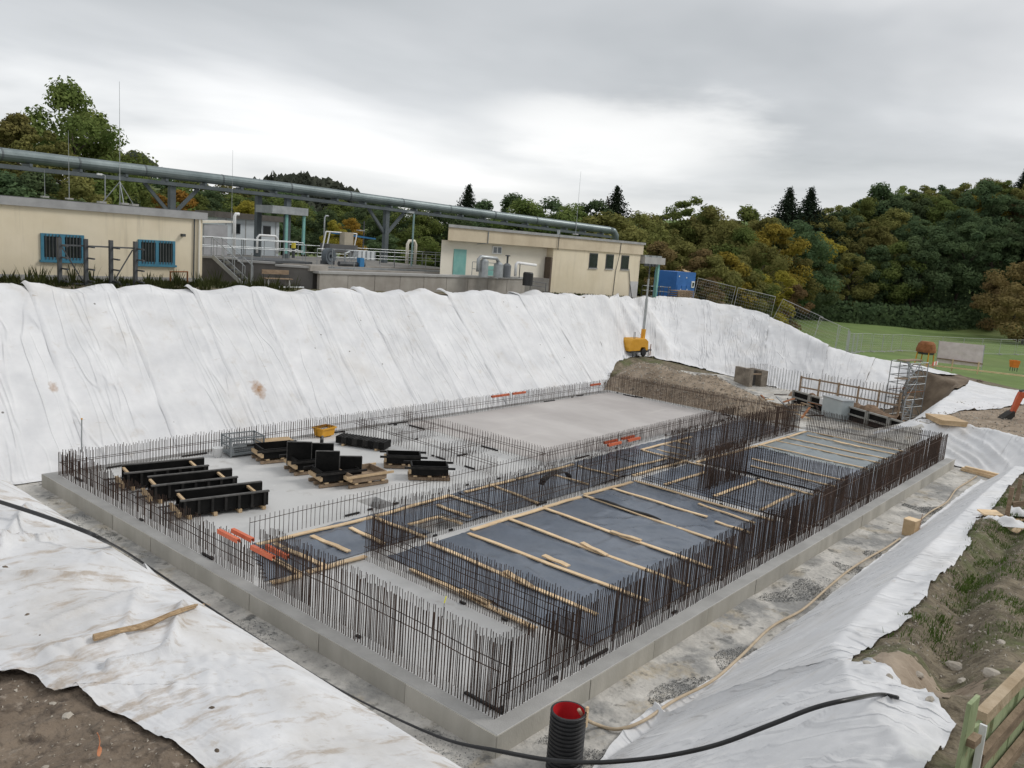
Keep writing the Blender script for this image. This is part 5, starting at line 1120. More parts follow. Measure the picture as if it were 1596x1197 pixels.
# wooded hills on the horizon
def hill(name, px, ytop, dist, wid, m, seed):
    b = MB(); base = gd(px, 345, dist); top = gd(px, ytop, dist).z; r_ = random.Random(seed)
    n = 60; d0 = Vector((rt0.x, rt0.y, 0)).normalized(); f0 = Vector((fwd.x, fwd.y, 0)).normalized()
    for j in range(13):
        for i in range(n+1):
            f = i/n*2-1; g = j/12*2-1
            z = (top+6)*max(0, (1-f*f))**1.3*max(0, 1-g*g)**.8*(1+.1*nz(f*4, g*3, seed)) - 4
            q = base + d0*(f*wid) + f0*(g*wid*.6); b.v.append((q.x, q.y, z))
    for j in range(12):
        for i in range(n): a = j*(n+1)+i; b.f.append((a, a+1, a+n+2, a+n+1))
    o = b.build(name, m, smooth=True, fix=False); tag(o, kind='structure'); return o, base, d0, f0, top, wid
HILLG = mat('hill_grass', (.09, .12, .045), (.12, .14, .06), scale=.02)
def hill_wood(h, seed, n, leaf, label, lo=-.9, hi=.9):
    o, base, d0, f0, top, wid = h; r_ = random.Random(seed); b = MB()
    for _ in range(n):
        f, g = r_.uniform(lo, hi), r_.uniform(-.9, .1)
        z = (top+6)*max(0, (1-f*f))**1.3*max(0, 1-g*g)**.8*(1+.1*nz(f*4, g*3, seed-1)) - 4
        c = base + d0*(f*wid) + f0*(g*wid*.6); c.z = z; hh = r_.uniform(.6, 1.2)*leaf*2.2
        for _k in range(9):
            s = leaf*r_.uniform(.35, .7); q = c + Vector((r_.gauss(0, leaf*.5), r_.gauss(0, leaf*.5), r_.random()*hh))
            n_ = Vector((r_.gauss(0, 1), r_.gauss(0, 1), r_.gauss(0, 1)+.4)).normalized(); t = n_.orthogonal().normalized()*s; u = n_.cross(t)
            i = len(b.v); b.v += [tuple(q-t-u*.6), tuple(q+t-u), tuple(q+t*.8+u), tuple(q-t*.7+u*.8)]; b.f.append((i, i+1, i+2, i+3))
    tag(b.build('hill_wood', leafy('hazed_leaves_%d' % seed, (.075, .088, .072), (.125, .135, .10), .05), fix=False), label, 'wood', kind='stuff')  # leaf colours greyed and lightened to carry the distance haze
h1 = hill('hill', 475, 300, 700, 95, HILLG, 1); hill_wood(h1, 2, 900, 5, 'far wooded hill behind the pipe bridge')
h2 = hill('hill', 195, 268, 950, 110, HILLG, 5); hill_wood(h2, 6, 90, 7, 'row of far trees on the hill crest beside the left trees', -.1, .3)
# ------------------------------------------------------------------ formwork and gear on the slab
PLY = mat('raw_plywood', (.48, .34, .19), (.60, .44, .27), scale=3, rough=.8, obj_random=.12)
EDGEG = mat('scuffed_panel_edge', (.05, .048, .045), (.11, .105, .10), scale=6, rough=.7)
def trough(c, rz, label, L=2.45, W=.82, H=.42):
    t = empty('formwork_trough', (c[0], c[1], 0), rz, label, 'formwork', 'long black formwork troughs')
    for k in range(4): MB().box((-L*.42+k*L*.28, 0, .06), (.10, W+.16, .10)).build('bearer', PLY, t)
    MB().box((0, 0, .125), (L*.96, W-.08, .025)).build('bottom_panel', BLACKP, t)
    for s in (-1, 1):
        y = s*W/2; z0 = .12
        MB().box((.06*s, y, z0+H/2), (L, .03, H)).build('side_panel', BLACKP, t)
        for k in range(7): MB().box((.06*s-L/2+.12+k*(L-.24)/6, y+s*.05, z0+H/2), (.07, .07, H-.02)).build('stiffener', mat_rib, t)
        MB().box((.06*s, y+s*.05, z0+H+.01), (L, .10, .035)).build('top_rail', EDGEG, t)
    for x, nm in ((-L*.44, 'near'), (L*.36, 'far')):
        MB().box((x, 0, .12+H*.45), (.03, W-.05, H*.8)).build('end_panel', BLACKP, t); MB().box((x-.04, 0, .12+H*.85), (.07, W-.04, .06)).build('spreader', PLY, t)
    MB().box((-L*.5-.08, 0, .16), (.10, W+.1, .14)).build('end_board', PLY, t)
    for y in (-.28, .28): MB().tube([(-L*.5-.45, y, .2), (-L*.5+.1, y, .2)], .025, 6).build('tie_rod', DARKST, t)
mat_rib = mat('worn_black_steel', (.012, .0115, .011), (.030, .028, .026), scale=4, rough=.6, spec=.25)
trough(gz(258, 752, 0), R(-13), 'black formwork trough furthest back in the row of three at the left')
trough(gz(301, 771, 0), R(-13), 'middle black formwork trough of the three at the left')
trough(gz(347, 794, 0), R(-13), 'front black formwork trough with ribbed side facing the camera')

def stack(c, rz, label, uprights, w=1.25, d=.9, low=.42, wood=False):
    t = empty('formwork_stack', (c[0], c[1], 0), rz, label, 'formwork', 'formwork stacks on the slab')
    m = OLDWOOD if wood else BLACKP
    for y in (-d*.45, 0, d*.45): MB().box((0, y, .07), (w+.2, .09, .10)).build('bearer', OLDWOOD, t)
    for x in (-w*.4, 0, w*.4): MB().box((x, 0, .16), (.12, d+.06, .05)).build('cross_board', PLY, t)
    for s in (-1, 1):
        MB().box((0, s*d/2, .19+low/2), (w, .05, low)).build('side_panel', m, t); MB().box((s*w/2, 0, .19+low/2), (.05, d-.06, low)).build('end_panel', m, t)
        MB().box((0, s*(d/2+.04), .19+low*.8), (w+.5, .05, .07)).build('waling', mat_rib if not wood else PLY, t)
    MB().box((0, 0, .24), (w-.1, d-.1, .03)).build('bottom_panel', m, t)
    MB().box((-w/2-.06, 0, .3), (.08, d+.05, .12)).build('end_board', PLY, t)
    for (x, y, uw, uh, ur) in uprights:
        p = MB().box((0, 0, uh/2), (uw, .05, uh)).build('upright_panel', BLACKP, t); p.location = (x, y, .22); p.rotation_euler = (0, 0, ur)
        for q in (.1, .5, .9): 
            o = MB().box((0, .05, uh*q), (uw, .06, .06)).build('panel_rib', mat_rib, p)
        MB().box((0, 0, uh+.012), (uw, .07, .024)).build('panel_edge', EDGEG, p)
        for q in (-.5, .5): MB().box((uw*q, 0, uh/2), (.022, .068, uh)).build('panel_edge', EDGEG, p)
        for q in (-.5, .5): MB().box((uw*q*.94, .05, uh/2), (.05, .07, uh)).build('panel_frame', mat_rib, p)
stack(gz(432, 716, 0), R(-13), 'low black formwork box with planks behind it, left of the upright panels', [], 1.3, .95, .34)
stack(gz(485, 733, 0), R(-13), 'black formwork box with two tall upright panels', [(-.42, .05, .80, .78, R(-24)), (.42, .22, .85, .62, R(-24)), (.62, .55, .55, .72, R(66))], 1.35, .95, .34)
stack(gz(522, 752, 0), R(-13), 'front black formwork box with two upright panels', [(-.25, .08, .75, .82, R(-24)), (.50, -.08, .70, .62, R(-24))], 1.25, .9, .34)
stack(gz(563, 752, 0), R(-8), 'weathered wooden formwork tray right of the upright panels', [], 1.25, 1.0, .26, True)
stack(gz(628, 727, 0), R(-40), 'black formwork box nearer the plank stack', [], 1.15, .65, .3)
stack(gz(668, 745, 0), R(-40), 'black formwork box with pale wooden ends nearer the corridor', [], 1.2, .7, .32)
pk = empty('plank_pack', (*gz(566, 696, 0).xy, 0), R(-66), 'pack of black ribbed formwork planks lying on the slab', 'planks', None)
for k in range(9): MB().box((-1.05+k*.262, 0, .24), (.25, .72, .30)).build('plank', mat_rib if k % 2 else BLACKP, pk)
for x in (-.8, .8): MB().box((x, 0, .045), (.1, .85, .085)).build('bearer', PLY, pk)
for k in range(16): MB().box((-1.12+k*.15, 0, .405), (.03, .70, .03)).build('rib', mat_rib, pk)
wp = empty('plank_stack', (*gz(428, 697, 0).xy, 0), R(-15), 'stack of pale timber planks behind the low formwork box', 'planks')
for k in range(6): MB().box((0, -.4+k*.16, .22), (1.35, .13, .06)).build('plank', PLY, wp)
for x in (-.5, .5): MB().box((x, 0, .095), (.1, .95, .18)).build('bearer', PLY, wp)
pk.scale = (.86, .86, .86)
# mesh stillage
ml = empty('mesh_basket', (*gz(378, 707, 0).xy, 0), R(-8), 'galvanised wire mesh basket pallet near the back edge', 'basket')
gw = mat('dull_galvanised', (.17, .19, .20), (.26, .28, .29), scale=3, rough=.55, metal=.4)
for sx in (-.6, .6):
    for sy in (-.4, .4): MB().box((sx, sy, .35), (.05, .05, .7)).build('corner_post', gw, ml)
for z in (.1, .38, .68):
    MB().bar((-.6, -.4, z), (.6, -.4, z), .035, .04).build('rail', gw, ml); MB().bar((-.6, .4, z), (.6, .4, z), .035, .04).build('rail', gw, ml); MB().bar((-.6, -.4, z), (-.6, .4, z), .035, .04).build('rail', gw, ml); MB().bar((.6, -.4, z), (.6, .4, z), .035, .04).build('rail', gw, ml)
wm_ = MB()
for s in (-.4, .4):
    for k in range(1, 20): wm_.tube([(-.6+k*.06, s, .1), (-.6+k*.06, s, .66)], .006, 3, caps=False)
for s in (-.6, .6):
    for k in range(1, 14): wm_.tube([(s, -.4+k*.06, .1), (s, -.4+k*.06, .66)], .006, 3, caps=False)
for z in (.16, .22, .28, .34, .44, .50, .56, .62):
    for s in (-.4, .4): wm_.tube([(-.6, s, z), (.6, s, z)], .006, 3, caps=False)
wm_.build('wire_mesh', gw, ml, fix=False)
MB().box((0, 0, .11), (1.14, .74, .03)).build('floor_plate', gw, ml)
for k in range(5): o = MB().tube([(-.4+k*.03, -.25+k*.1, .16+.04*k), (.42, -.2+k*.09, .2+.02*k)], .035, 6).build('steel_prop', DARKST, ml)
bk = empty('bucket', (*gz(339, 712, 0).xy, 0), 0, 'white plastic bucket beside the mesh basket', 'bucket')
MB().lathe([(0, 0), (.14, 0), (.17, .32), (.185, .33), (.155, .33), (.125, .02), (0, .02)], n=20).build('body', WHITEP, bk, smooth=True)
tb = empty('mortar_tub', (*gz(505, 680, 0).xy, 0), R(8), 'yellow steel mortar tub near the back edge of the slab', 'tub')
def tubm(w0, d0, w1, d1, z0, z1, th):
    b = MB(); o = []; i = []
    for (w, d, z, L_) in ((w0, d0, z0, o), (w1, d1, z1, o)):
        for sx, sy in ((-1, -1), (1, -1), (1, 1), (-1, 1)): L_.append((sx*w/2, sy*d/2, z))
    for (w, d, z) in ((w0-th*2, d0-th*2, z0+th), (w1-th*2, d1-th*2, z1)):
        for sx, sy in ((-1, -1), (1, -1), (1, 1), (-1, 1)): i.append((sx*w/2, sy*d/2, z))
    v = o+i; f = [(3, 2, 1, 0), (8, 9, 10, 11)]
    for k in range(4):
        n = (k+1) % 4; f += [(k, n, n+4, k+4), (k+8, k+12, n+12, n+8), (k+4, n+4, n+12, k+12)]
    return b.add(v, f)
tubm(.98, .66, 1.12, .80, .06, .46, .02).build('tub_body', YELLOW, tb)
for a, c in (((-.6, -.45), (.6, -.45)), ((-.6, .45), (.6, .45)), ((-.6, -.45), (-.6, .45)), ((.6, -.45), (.6, .45))): MB().bar((*a, .47), (*c, .47), .05, .07).build('rim', YELLOW, tb)
MB().box((0, 0, .36), (.98, .66, .02)).build('mortar', CONC, tb)
MB().bar((-.35, -.2, .03), (-.35, .3, .03), .08, .06).build('runner', DARKST, tb); MB().bar((.35, -.2, .03), (.35, .3, .03), .08, .06).build('runner', DARKST, tb)
tb.scale = (.64, .64, .78)
# orange U channels
def chan(p, rz, L, label, tilt=0):
    o = MB().prism([(-.045, 0), (.045, 0), (.045, .1), (.035, .1), (.035, .012), (-.035, .012), (-.035, .1), (-.045, .1)], L, (0, -L/2, 0), 'y').build('edge_channel', ORANGE)
    o.location = p; o.rotation_euler = (tilt, R(180), rz); return tag(o, label, 'channel', 'orange plastic edge channels on the bars')
for p, rz, L, lab in (((.33, 8.75, .90), 0, .85, 'front orange channel of the left pair on the slab edge bars'), ((.60, 8.60, .90), 0, .85, 'back orange channel of the left pair on the slab edge bars'), ((.33, 7.35, .92), 0, .85, 'front orange channel of the right pair on the slab edge bars'), ((.60, 7.2, .92), 0, .85, 'back orange channel of the right pair on the slab edge bars')):
    chan(p, rz, L, lab)
def chanpx(px, py, yy, L, lab, dy=0):
    p = gy(px, py, yy); chan((p.x, p.y+dy, p.z), R(90), L, lab)
chanpx(780, 615, 18.4, 1.3, 'left orange channel on the back edge bars'); chanpx(809, 611, 18.4, 1.0, 'middle orange channel on the back edge bars'); chanpx(928, 598, 18.4, 1.0, 'right orange channel on the back edge bars')
for px, py, lab in ((952, 686, 'back orange channel of the left pair beside the trowelled floor'), (958, 690, 'front orange channel of the left pair beside the trowelled floor'), (979, 680, 'back orange channel of the right pair beside the trowelled floor'), (988, 683, 'front orange channel of the right pair beside the trowelled floor')):
    chanpx(px, py, 10.2 if 'back' in lab else 10.05, .95, lab)
hc = empty('hose_coil', (*gz(868, 762, .1).xy, .05), 0, 'dark coil of hose standing among the corridor bars', 'hose')
for k in range(4): MB().tube([(.75*math.cos(a_*.2618), .06*k, .30+.30*math.sin(a_*.2618)) for a_ in range(13)], .028, 6).build('loop', RUBBER, hc)
mk = empty('marker_stake', (*gz(690, 962, 0).xy, 0), 0, 'thin wire stake with a yellow tip on the bare concrete', 'marker'); MB().tube([(0, 0, 0), (.02, 0, .32)], .006, 5).build('wire', DARKST, mk); MB().tube([(.02, 0, .32), (.07, 0, .46)], .014, 6).build('tip', mat('yellow_tip', (.75, .72, .05)), mk)
sp = empty('steel_stake', (*gz(127, 705, 0).xy, 0), 0, 'slim steel stake at the left foot of the far bank', 'stake'); q_ = gy(127, 705, 19.6); sp.location = q_; MB().tube([(0, 0, 0), (.02, 0, 1.1)], .022, 6).build('rod', STEELG, sp); MB().tube([(.02, 0, 1.1), (.02, 0, 1.14)], .03, 6).build('cap', YELLOW, sp)
# black fold of film in the first basin
fd = MB(); 
a, c = gz(925, 778, .05), gz(1030, 812, .05)
pts = [a.lerp(c, k/10)+Vector((0, 0, .03+.03*math.sin(k*.9))) for k in range(11)]
fd.tube(pts, [.02+.05*math.sin(math.pi*k/10) for k in range(11)], 7)
tag(fd.build('film_fold', RUBBER, smooth=True), 'glossy black fold of film beside a cross board', 'plastic film')

# ------------------------------------------------------------------ drain shaft, cables, hose
ds = empty('drain_shaft', (.62, -.95, -.42), 0, 'black corrugated drain pipe with a red inside standing by the slab corner', 'pipe')
KS = .86
prof = [(.335, 0)]
H = 1.06; nr = 15
for k in range(nr):
    z0 = H*k/nr; prof += [(.315, z0+.006), (.315, z0+H/nr*.38), (.345, z0+H/nr*.5), (.345, z0+H/nr*.92)]
prof += [(.335, H), (.30, H)]
MB().lathe([(r_*KS, z_) for r_, z_ in prof], n=40).build('corrugated_wall', RUBBER, ds, smooth=False)
MB().lathe([(.30*KS, H), (.298*KS, H-.01), (.298*KS, .1), (0, .1)], n=40).build('inner_wall', mat('red_pipe_lining', (.42, .015, .02), (.50, .025, .03), scale=3, rough=.4), ds, smooth=True)
MB().tube([(.12, -.22, H-.35), (.10, -.30, H+.06)], .012, 6).build('stick', PINE, ds); MB().box((.2, -.22, H-.1), (.05, .04, .35)).build('wooden_wedge', PINE, ds)
def cable(name, pix, r, m, label, cat, lift=.03, n=8, thin=None):
    pts = []
    for p in pix:
        if len(p) == 2:
            h = hitf(*p); pts.append(h+Vector((0, 0, r+lift)))
        elif len(p) == 4: pts.append(gd(p[0], p[1], p[3]))
        else: pts.append(gz(p[0], p[1], p[2]))
    # Catmull-Rom
    out = []; P_ = [pts[0]]+pts+[pts[-1]]
    for i in range(1, len(P_)-2):
        for k in range(8):
            t = k/8; a, b_, c_, d_ = P_[i-1], P_[i], P_[i+1], P_[i+2]
            out.append(.5*((2*b_)+(c_-a)*t+(2*a-5*b_+4*c_-d_)*t*t+(3*b_-a-3*c_+d_)*t**3))
    out.append(pts[-1])
    rads = [r*(thin(k/(len(out)-1)) if thin else 1) for k in range(len(out))]
    return tag(MB().tube(out, rads, n).build(name, m, smooth=True), label, cat)
dgr = bpy.context.evaluated_depsgraph_get(); dgr.update()
def hitf(px, py):
    ok, loc, nrm, idx_, ob, mw = scene.ray_cast(dgr, CAM, ray(px, py).normalized())
    return loc.copy() if ok else hit(px, py)
cable('power_cable', [(-20, 776, 6.40), (40, 795, 6.40), (90, 812, 6.40), (135, 829, 6.38), (160, 841, 6.33), (205, 866, 'd', 5.4), (300, 929, 'd', 6.0), (400, 995, 'd', 6.3), (510, 1064, 'd', 6.5), (610, 1116, 'd', 6.6), (700, 1154, 'd', 6.6), (775, 1170, 'd', 6.6), (845, 1183, 'd', 6.6), (900, 1188, 'd', 6.5), (960, 1187, 'd', 6.4), (1040, 1178, 'd', 6.3), (1120, 1160, 'd', 6.2), (1200, 1130, 'd', 6.1), (1270, 1103, 'd', 6.1), (1330, 1089, 'd', 6.2), (1372, 1089), (1398, 1094)], .0185, RUBBER, 'thick black cable hanging across the pit corner before the drain pipe', 'cable', lift=.025, thin=lambda t: .62 if t < .2 else (.45 if t < .42 else min(1, .45+(t-.42)*5)))
HOSE = mat('beige_hose', (.42, .33, .22), (.52, .42, .30), scale=3, rough=.7)
cable('water_hose', [(902, 1106, .66), (912, 1120, .4), (930, 1136), (962, 1143), (1002, 1130), (1050, 1098), (1108, 1068), (1152, 1030), (1202, 982), (1250, 955), (1290, 920), (1320, 895), (1350, 875), (1380, 858), (1402, 843)], .032, HOSE, 'beige hose leading out of the drain pipe along the right toe', 'hose', lift=.05)
cable('water_hose', [(1428, 818), (1450, 800), (1475, 785), (1490, 765), (1510, 752), (1522, 744)], .03, HOSE, 'far end of the beige hose between wooden box and planks', 'hose')
wb = empty('wooden_box', (*gz(1418, 834, -.4).xy, -.42), R(-8), 'raw wooden box standing on the blinding beside the right bank', 'box')
for s in (-1, 1): MB().box((0, s*.27, .35), (.60, .03, .64)).build('side', PLY, wb); MB().box((s*.285, 0, .35), (.03, .50, .64)).build('side', PLY, wb)
MB().box((0, 0, .685), (.62, .60, .03)).build('lid', PINE, wb); MB().tube([(.25, -.32, .2), (.27, -.33, .95)], .012, 5).build('rod', RUST, wb)
wb.scale = (.66, .66, .82)
pp = empty('plank_pile', (*gz(1535, 742, -.4).xy, -.40), R(72), 'small pile of timber planks at the far end of the right trench', 'planks')
for k, (x, y, z, L) in enumerate(((0, 0, .05, 2.4), (.1, .18, .05, 2.2), (-.05, .1, .13, 2.5), (.1, -.12, .05, 2.3), (0, 0, .21, 2.1))): MB().box((x-L*.1, y, z), (L, .17, .07), R(3*k-5)).build('plank', PINE, pp)
p1 = gz(1474, 657, 1.06); pw = empty('plywood_sheets', (p1.x, p1.y, hz(p1.x, p1.y)), R(35), 'stack of pale plywood sheets on the dirt plateau edge', 'plywood')
for k in range(4): MB().box((0, 0, .08+k*.06), (1.7, 1.25, .055), R(k*1.5)).build('sheet', PLY, pw)
# stakes on the right verge
for k, (px, y0, y1) in enumerate(((1568, 812, 758), (1583, 790, 745))):
    b0 = hitf(px, y0); t = gd(px+3, y1, (b0-CAM).dot(fwd)); s_ = empty('wooden_stake', b0-Vector((0, 0, .1)), 0, ['front square timber stake on the right verge', 'back square timber stake on the right verge'][k], 'stake')
    MB().bar((0, 0, 0), (.05, 0, t.z-b0.z+.1), .1, .1).build('post', OLDWOOD, s_)
    if k == 0: MB().bar((.05, -.08, (t.z-b0.z)*.62), (.9, -1.2, (t.z-b0.z)*.95), .06, .14).build('cross_rail', OLDWOOD, s_)
for px, py, L, rz, lab in ((1543, 802, .5, .3, 'square offcut of board on the grass beside the stakes'), (1590, 812, 1.8, .9, 'upper loose board behind the stakes'), (1592, 826, 1.9, 1.0, 'lower loose board behind the stakes')):
    h = hitf(px, py); o = MB().box((0, 0, .05), (L, .4 if L < 1 else .2, .04)).build('loose_board', PINE); o.location = h; o.rotation_euler = (.05, -.04, rz-1.2); tag(o, lab, 'board', 'loose boards on the right verge')
for px, py, s, lab in ((1588, 803, .5, 'crumpled white fabric scrap behind the stakes'), (1562, 818, .55, 'crumpled white fabric scrap before the stakes')):
    h = hitf(px, py); b = MB(); n = 14
    for j in range(n+1):
        for i in range(n+1):
            x, y = (i/n-.5)*s*2.2, (j/n-.5)*s; b.v.append((x, y, .04+.16*max(0, 1-(2*x/s/2.2)**2)*max(0, 1-(2*y/s)**2)*(1+1.2*nz(x*5, y*6, px))))
    for j in range(n):
        for i in range(n): a_ = j*(n+1)+i; b.f.append((a_, a_+1, a_+n+2, a_+n+1))
    o = b.build('fabric_scrap', FAB, smooth=True, fix=False); o.location = h; o.rotation_euler = (0, 0, -.9); tag(o, lab, 'fabric', 'fabric scraps')

# ------------------------------------------------------------------ green fence at the lower right
GREENW = mat('flaking_green_paint', (.25, .31, .16), (.34, .40, .23), scale=5, rough=.8, bump=.3, bscale=25, stretch=(1, 1, .3), spots=[(7, .58, .7, (.26, .18, .10), .85), (2.5, .6, .75, (.30, .33, .2), .5)])
gf0 = gz(1500, 1180, 5.05); d_ = (gz(1596, 1094, 5.2)-gz(1531, 1160, 5.2)); ga_ = math.atan2(d_.y, d_.x)
gf = empty('board_fence', (gf0.x, gf0.y, 4.5), ga_, 'flaking green board fence with weathered rails in the lower right corner', 'fence')
zt = 5.47-gf.location.z
for k in range(9):
    x = k*.175+.0; h_ = zt + (.0, -.26, -.29, -.29, -.28, -.28, -.28, -.28, -.28)[k] + x*.03
    b = MB().box((0, 0, h_/2), (.158, .026, h_)); o = b.build('fence_board', GREENW, gf, bevel=.003); o.location = (x, rnd.uniform(-.006, .006), 0); o.rotation_euler = (rnd.uniform(-.02, .02), (-.05, .01, .0, .02, 0, -.01, .01, 0, 0)[k], 0)
for z, y in ((zt*.56, -.055), (zt*.22, -.055)): MB().bar((.16, y, z-.05), (1.7, y, z+.04), .045, .10).build('rail', OLDWOOD, gf)
MB().bar((.24, .0, zt-.24), (1.5, .0, zt-.20), .07, .09).build('cap_beam', mat('bleached_timber', (.36, .27, .17), (.5, .40, .28), scale=5, rough=.85, bump=.3), gf)
MB().box((.135, -.05, zt*.42), (.018, .04, zt*.7)).build('batten', WHITEP, gf)
for z in (zt*.35, zt*.72): MB().box((-.02, -.05, z), (.12, .05, .05)).build('wood_block', OLDWOOD, gf)

# ------------------------------------------------------------------ litter, stones, debris
def stone(p, s, label, m, seed):
    b = bmesh.new(); bmesh.ops.create_icosphere(b, subdivisions=2, radius=1)
    for v in b.verts: v.co *= 1+.35*noise.noise(v.co*1.3+Vector((seed, 0, 0)))
    me = bpy.data.meshes.new('stone'); b.to_mesh(me); b.free()
    for q in me.polygons: q.use_smooth = False
    o = mobj('stone', me, m); o.location = p; o.scale = (s, s*.75, s*.5); o.rotation_euler = (0, 0, seed*1.7)
    return tag(o, label, 'stone', 'stones on the bare soil')
STONE = mat('field_stone', (.33, .29, .24), (.48, .44, .38), scale=4, rough=.9, bump=.4)
for k, (px, py, s, lab) in enumerate(((106, 1116, .022, 'pale stone at the left on the dark soil'), (83, 1097, .014, 'small pale stone below the fabric fold'), (70, 1197, .015, 'pale chip of stone at the bottom edge'), (1431, 1052, .12, 'orange-brown stone beside the gravel tongue'), (1492, 1042, .25, 'large flat stone before the rut'), (1501, 1062, .13, 'pale stone below the large flat stone'), (1549, 1052, .20, 'light grey stone right of the large flat stone'), (1450, 1090, .09, 'round grey stone at the fabric edge'), (1352, 1034, .09, 'stone at the tip of the long fabric strip'), (1560, 1002, .13, 'pale stone on the grass at the right'), (1515, 976, .09, 'stone in the middle of the verge'), (1386, 1054, .08, 'stone in the gravel tongue'))):
    stone(hitf(px, py), s*(1 if px < 200 else .6), lab, STONE, k+.3)
pebb = MB(); r5 = random.Random(9)
def pebble(b, p, s):
    vs = [(p[0]+s*r5.uniform(-1, 1), p[1]+s*r5.uniform(-1, 1), p[2]+s*r5.uniform(-.3, .8)) for _ in range(4)]
    i = len(b.v); b.v += vs + [(p[0], p[1], p[2]+s*.8)]; b.f += [(i, i+1, i+4), (i+1, i+2, i+4), (i+2, i+3, i+4), (i+3, i, i+4)]
for _ in range(5000):
    x, y = r5.uniform(-11, -8), r5.uniform(-7.4, -4.4)
    if FBV.ray_cast(Vector((x, y, 50)), Vector((0, 0, -1)))[0]: continue
    pebble(pebb, (x, y, lsoil(x, y)), r5.uniform(.002, .009))
for _ in range(4500):
    x, y = r5.uniform(1, 20), r5.uniform(-9, -3.4)
    if FBV.ray_cast(Vector((x, y, 50)), Vector((0, 0, -1)))[0]: continue
    pebble(pebb, (x, y, rsoil(x, y)+.01), r5.uniform(.01, .04))
for _ in range(2500):
    x, y = r5.uniform(32, 39), r5.uniform(11, 21.5); pebble(pebb, (x, y, mound(x, y)+.01), r5.uniform(.03, .10))
for _ in range(1200):
    x, y = r5.uniform(33.8, 44), r5.uniform(-6, 2.6); pebble(pebb, (x, y, hz(x, y)+.04+rough(x, y, .7)), r5.uniform(.03, .09))
tag(pebb.build('pebbles', STONE, fix=False), 'scattered pebbles and crumbs on the bare soil', 'pebbles', kind='stuff')
grav = MB()
for _ in range(60000):
    x = r5.uniform(-.6, 24); y = r5.uniform(-1.6, -.15)
    if nz(x*.55, y*.8, 3) < .02+.30*abs(y+1.2): continue
    pebble(grav, (x, y, -.40), r5.uniform(.006, .022))
for _ in range(5000):
    y = r5.uniform(0, 18); x = r5.uniform(-.62, -.1)
    if nz(y*.7, 5) < .05: continue
    pebble(grav, (x, y, -.40), r5.uniform(.006, .02))
tag(grav.build('gravel', mat('grey_gravel', (.10, .105, .105), (.24, .24, .235), scale=20, rough=.9), fix=False), 'loose grey gravel patches on the blinding strip', 'gravel', kind='stuff')
gr = MB(); r6 = random.Random(12)
for _ in range(7000):
    x, y = r6.uniform(2, 26), r6.uniform(-9.5, -3.6)
    if nz(x*.55, y*.55, 0) < .0 or FBV.ray_cast(Vector((x, y, 50)), Vector((0, 0, -1)))[0]: continue
    tuft(gr, (x, y, rsoil(x, y)), r6.uniform(.03, .12), 12, .16, .005, r6)
for px, py, h_ in ((1492, 913, .28), (1482, 925, .25), (1462, 962, .22), (1575, 800, .18), (1572, 812, .2), (1556, 822, .18), (1520, 875, .15), (1500, 900, .2), (1450, 985, .2)):
    p = hitf(px, py)
    for _ in range(8): tuft(gr, (p.x+r6.gauss(0, .18), p.y+r6.gauss(0, .18), p.z-.02), h_*.45, 26, .2, .007, r6)
tag(gr.build('grass', GRASSB, fix=False), 'patches of short green grass on the right verge', 'grass', kind='stuff')
# bark strip and leaf on the terrace
st_ = MB(); pts = []
for k in range(15):
    px_, py_ = 146+(328-146)*k/14, 1003-(1003-944)*(k/14)**1.25
    q = hitf(px_, py_); pts.append(q+Vector((0, 0, .024+.004*math.sin(k*.8))))
pts = [pts[0]] + [(pts[i-1]+pts[i]*2+pts[i+1])/4 for i in range(1, 14)] + [pts[-1]]
st_.tube(pts, [.011+.004*math.sin(k*1.1+1) if k < 11 else .006 for k in range(15)], 6)
st_.tube([p_+Vector((.012, .010, .004)) for p_ in pts[1:-1]], .006, 5)
tag(st_.build('bark_strip', mat('split_wood', (.30, .20, .11), (.48, .34, .20), scale=20, rough=.9, bump=.5, stretch=(1, 4, 1))), 'long splintered strip of wood lying on the fabric at the lower left', 'wood')
lf = empty('dead_leaf', hitf(156, 1184), R(40), 'small orange dead leaf with a bent stem on the dark soil', 'leaf')
LEAFO = mat('dead_leaf_orange', (.50, .17, .08), (.62, .26, .13), scale=30, rough=.7)
b = MB(); n = 8
for i in range(n+1):
    f = i/n; w = .016*math.sin(math.pi*min(1, f*1.02))**.8*(1.15-f*.4)
    for s_ in (-1, 0, 1): b.v.append((s_*w, .004*f, .006+f*.034+.006*abs(s_)))
for i in range(n):
    for s_ in range(2): a_ = i*3+s_; b.f.append((a_, a_+1, a_+4, a_+3))
b.build('blade', LEAFO, lf, smooth=True, fix=False)
MB().tube([(0, .003, .038), (.008, .004, .055), (.006, .006, .075), (-.004, .006, .092)], .0016, 5).build('stem', LEAFO, lf)
for k, (px, py, s, lab) in enumerate(((42, 958, .010, 'reddish scrap of bark on the lower left fabric'), (8, 884, .014, 'dark twisted scrap at the left frame edge'), (62, 990, .005, 'small dark crumb on the lower left fabric'), (330, 1103, .010, 'brown clod on the dirty fabric by the soil edge'), (338, 1170, .011, 'dark clod near the bottom of the dirty fabric'))):
    o = stone(hitf(px, py), s, lab, SOIL, k+7.7); o['category'] = 'debris'; o['group'] = 'debris on the near fabric'; o.name = 'debris_crumb'
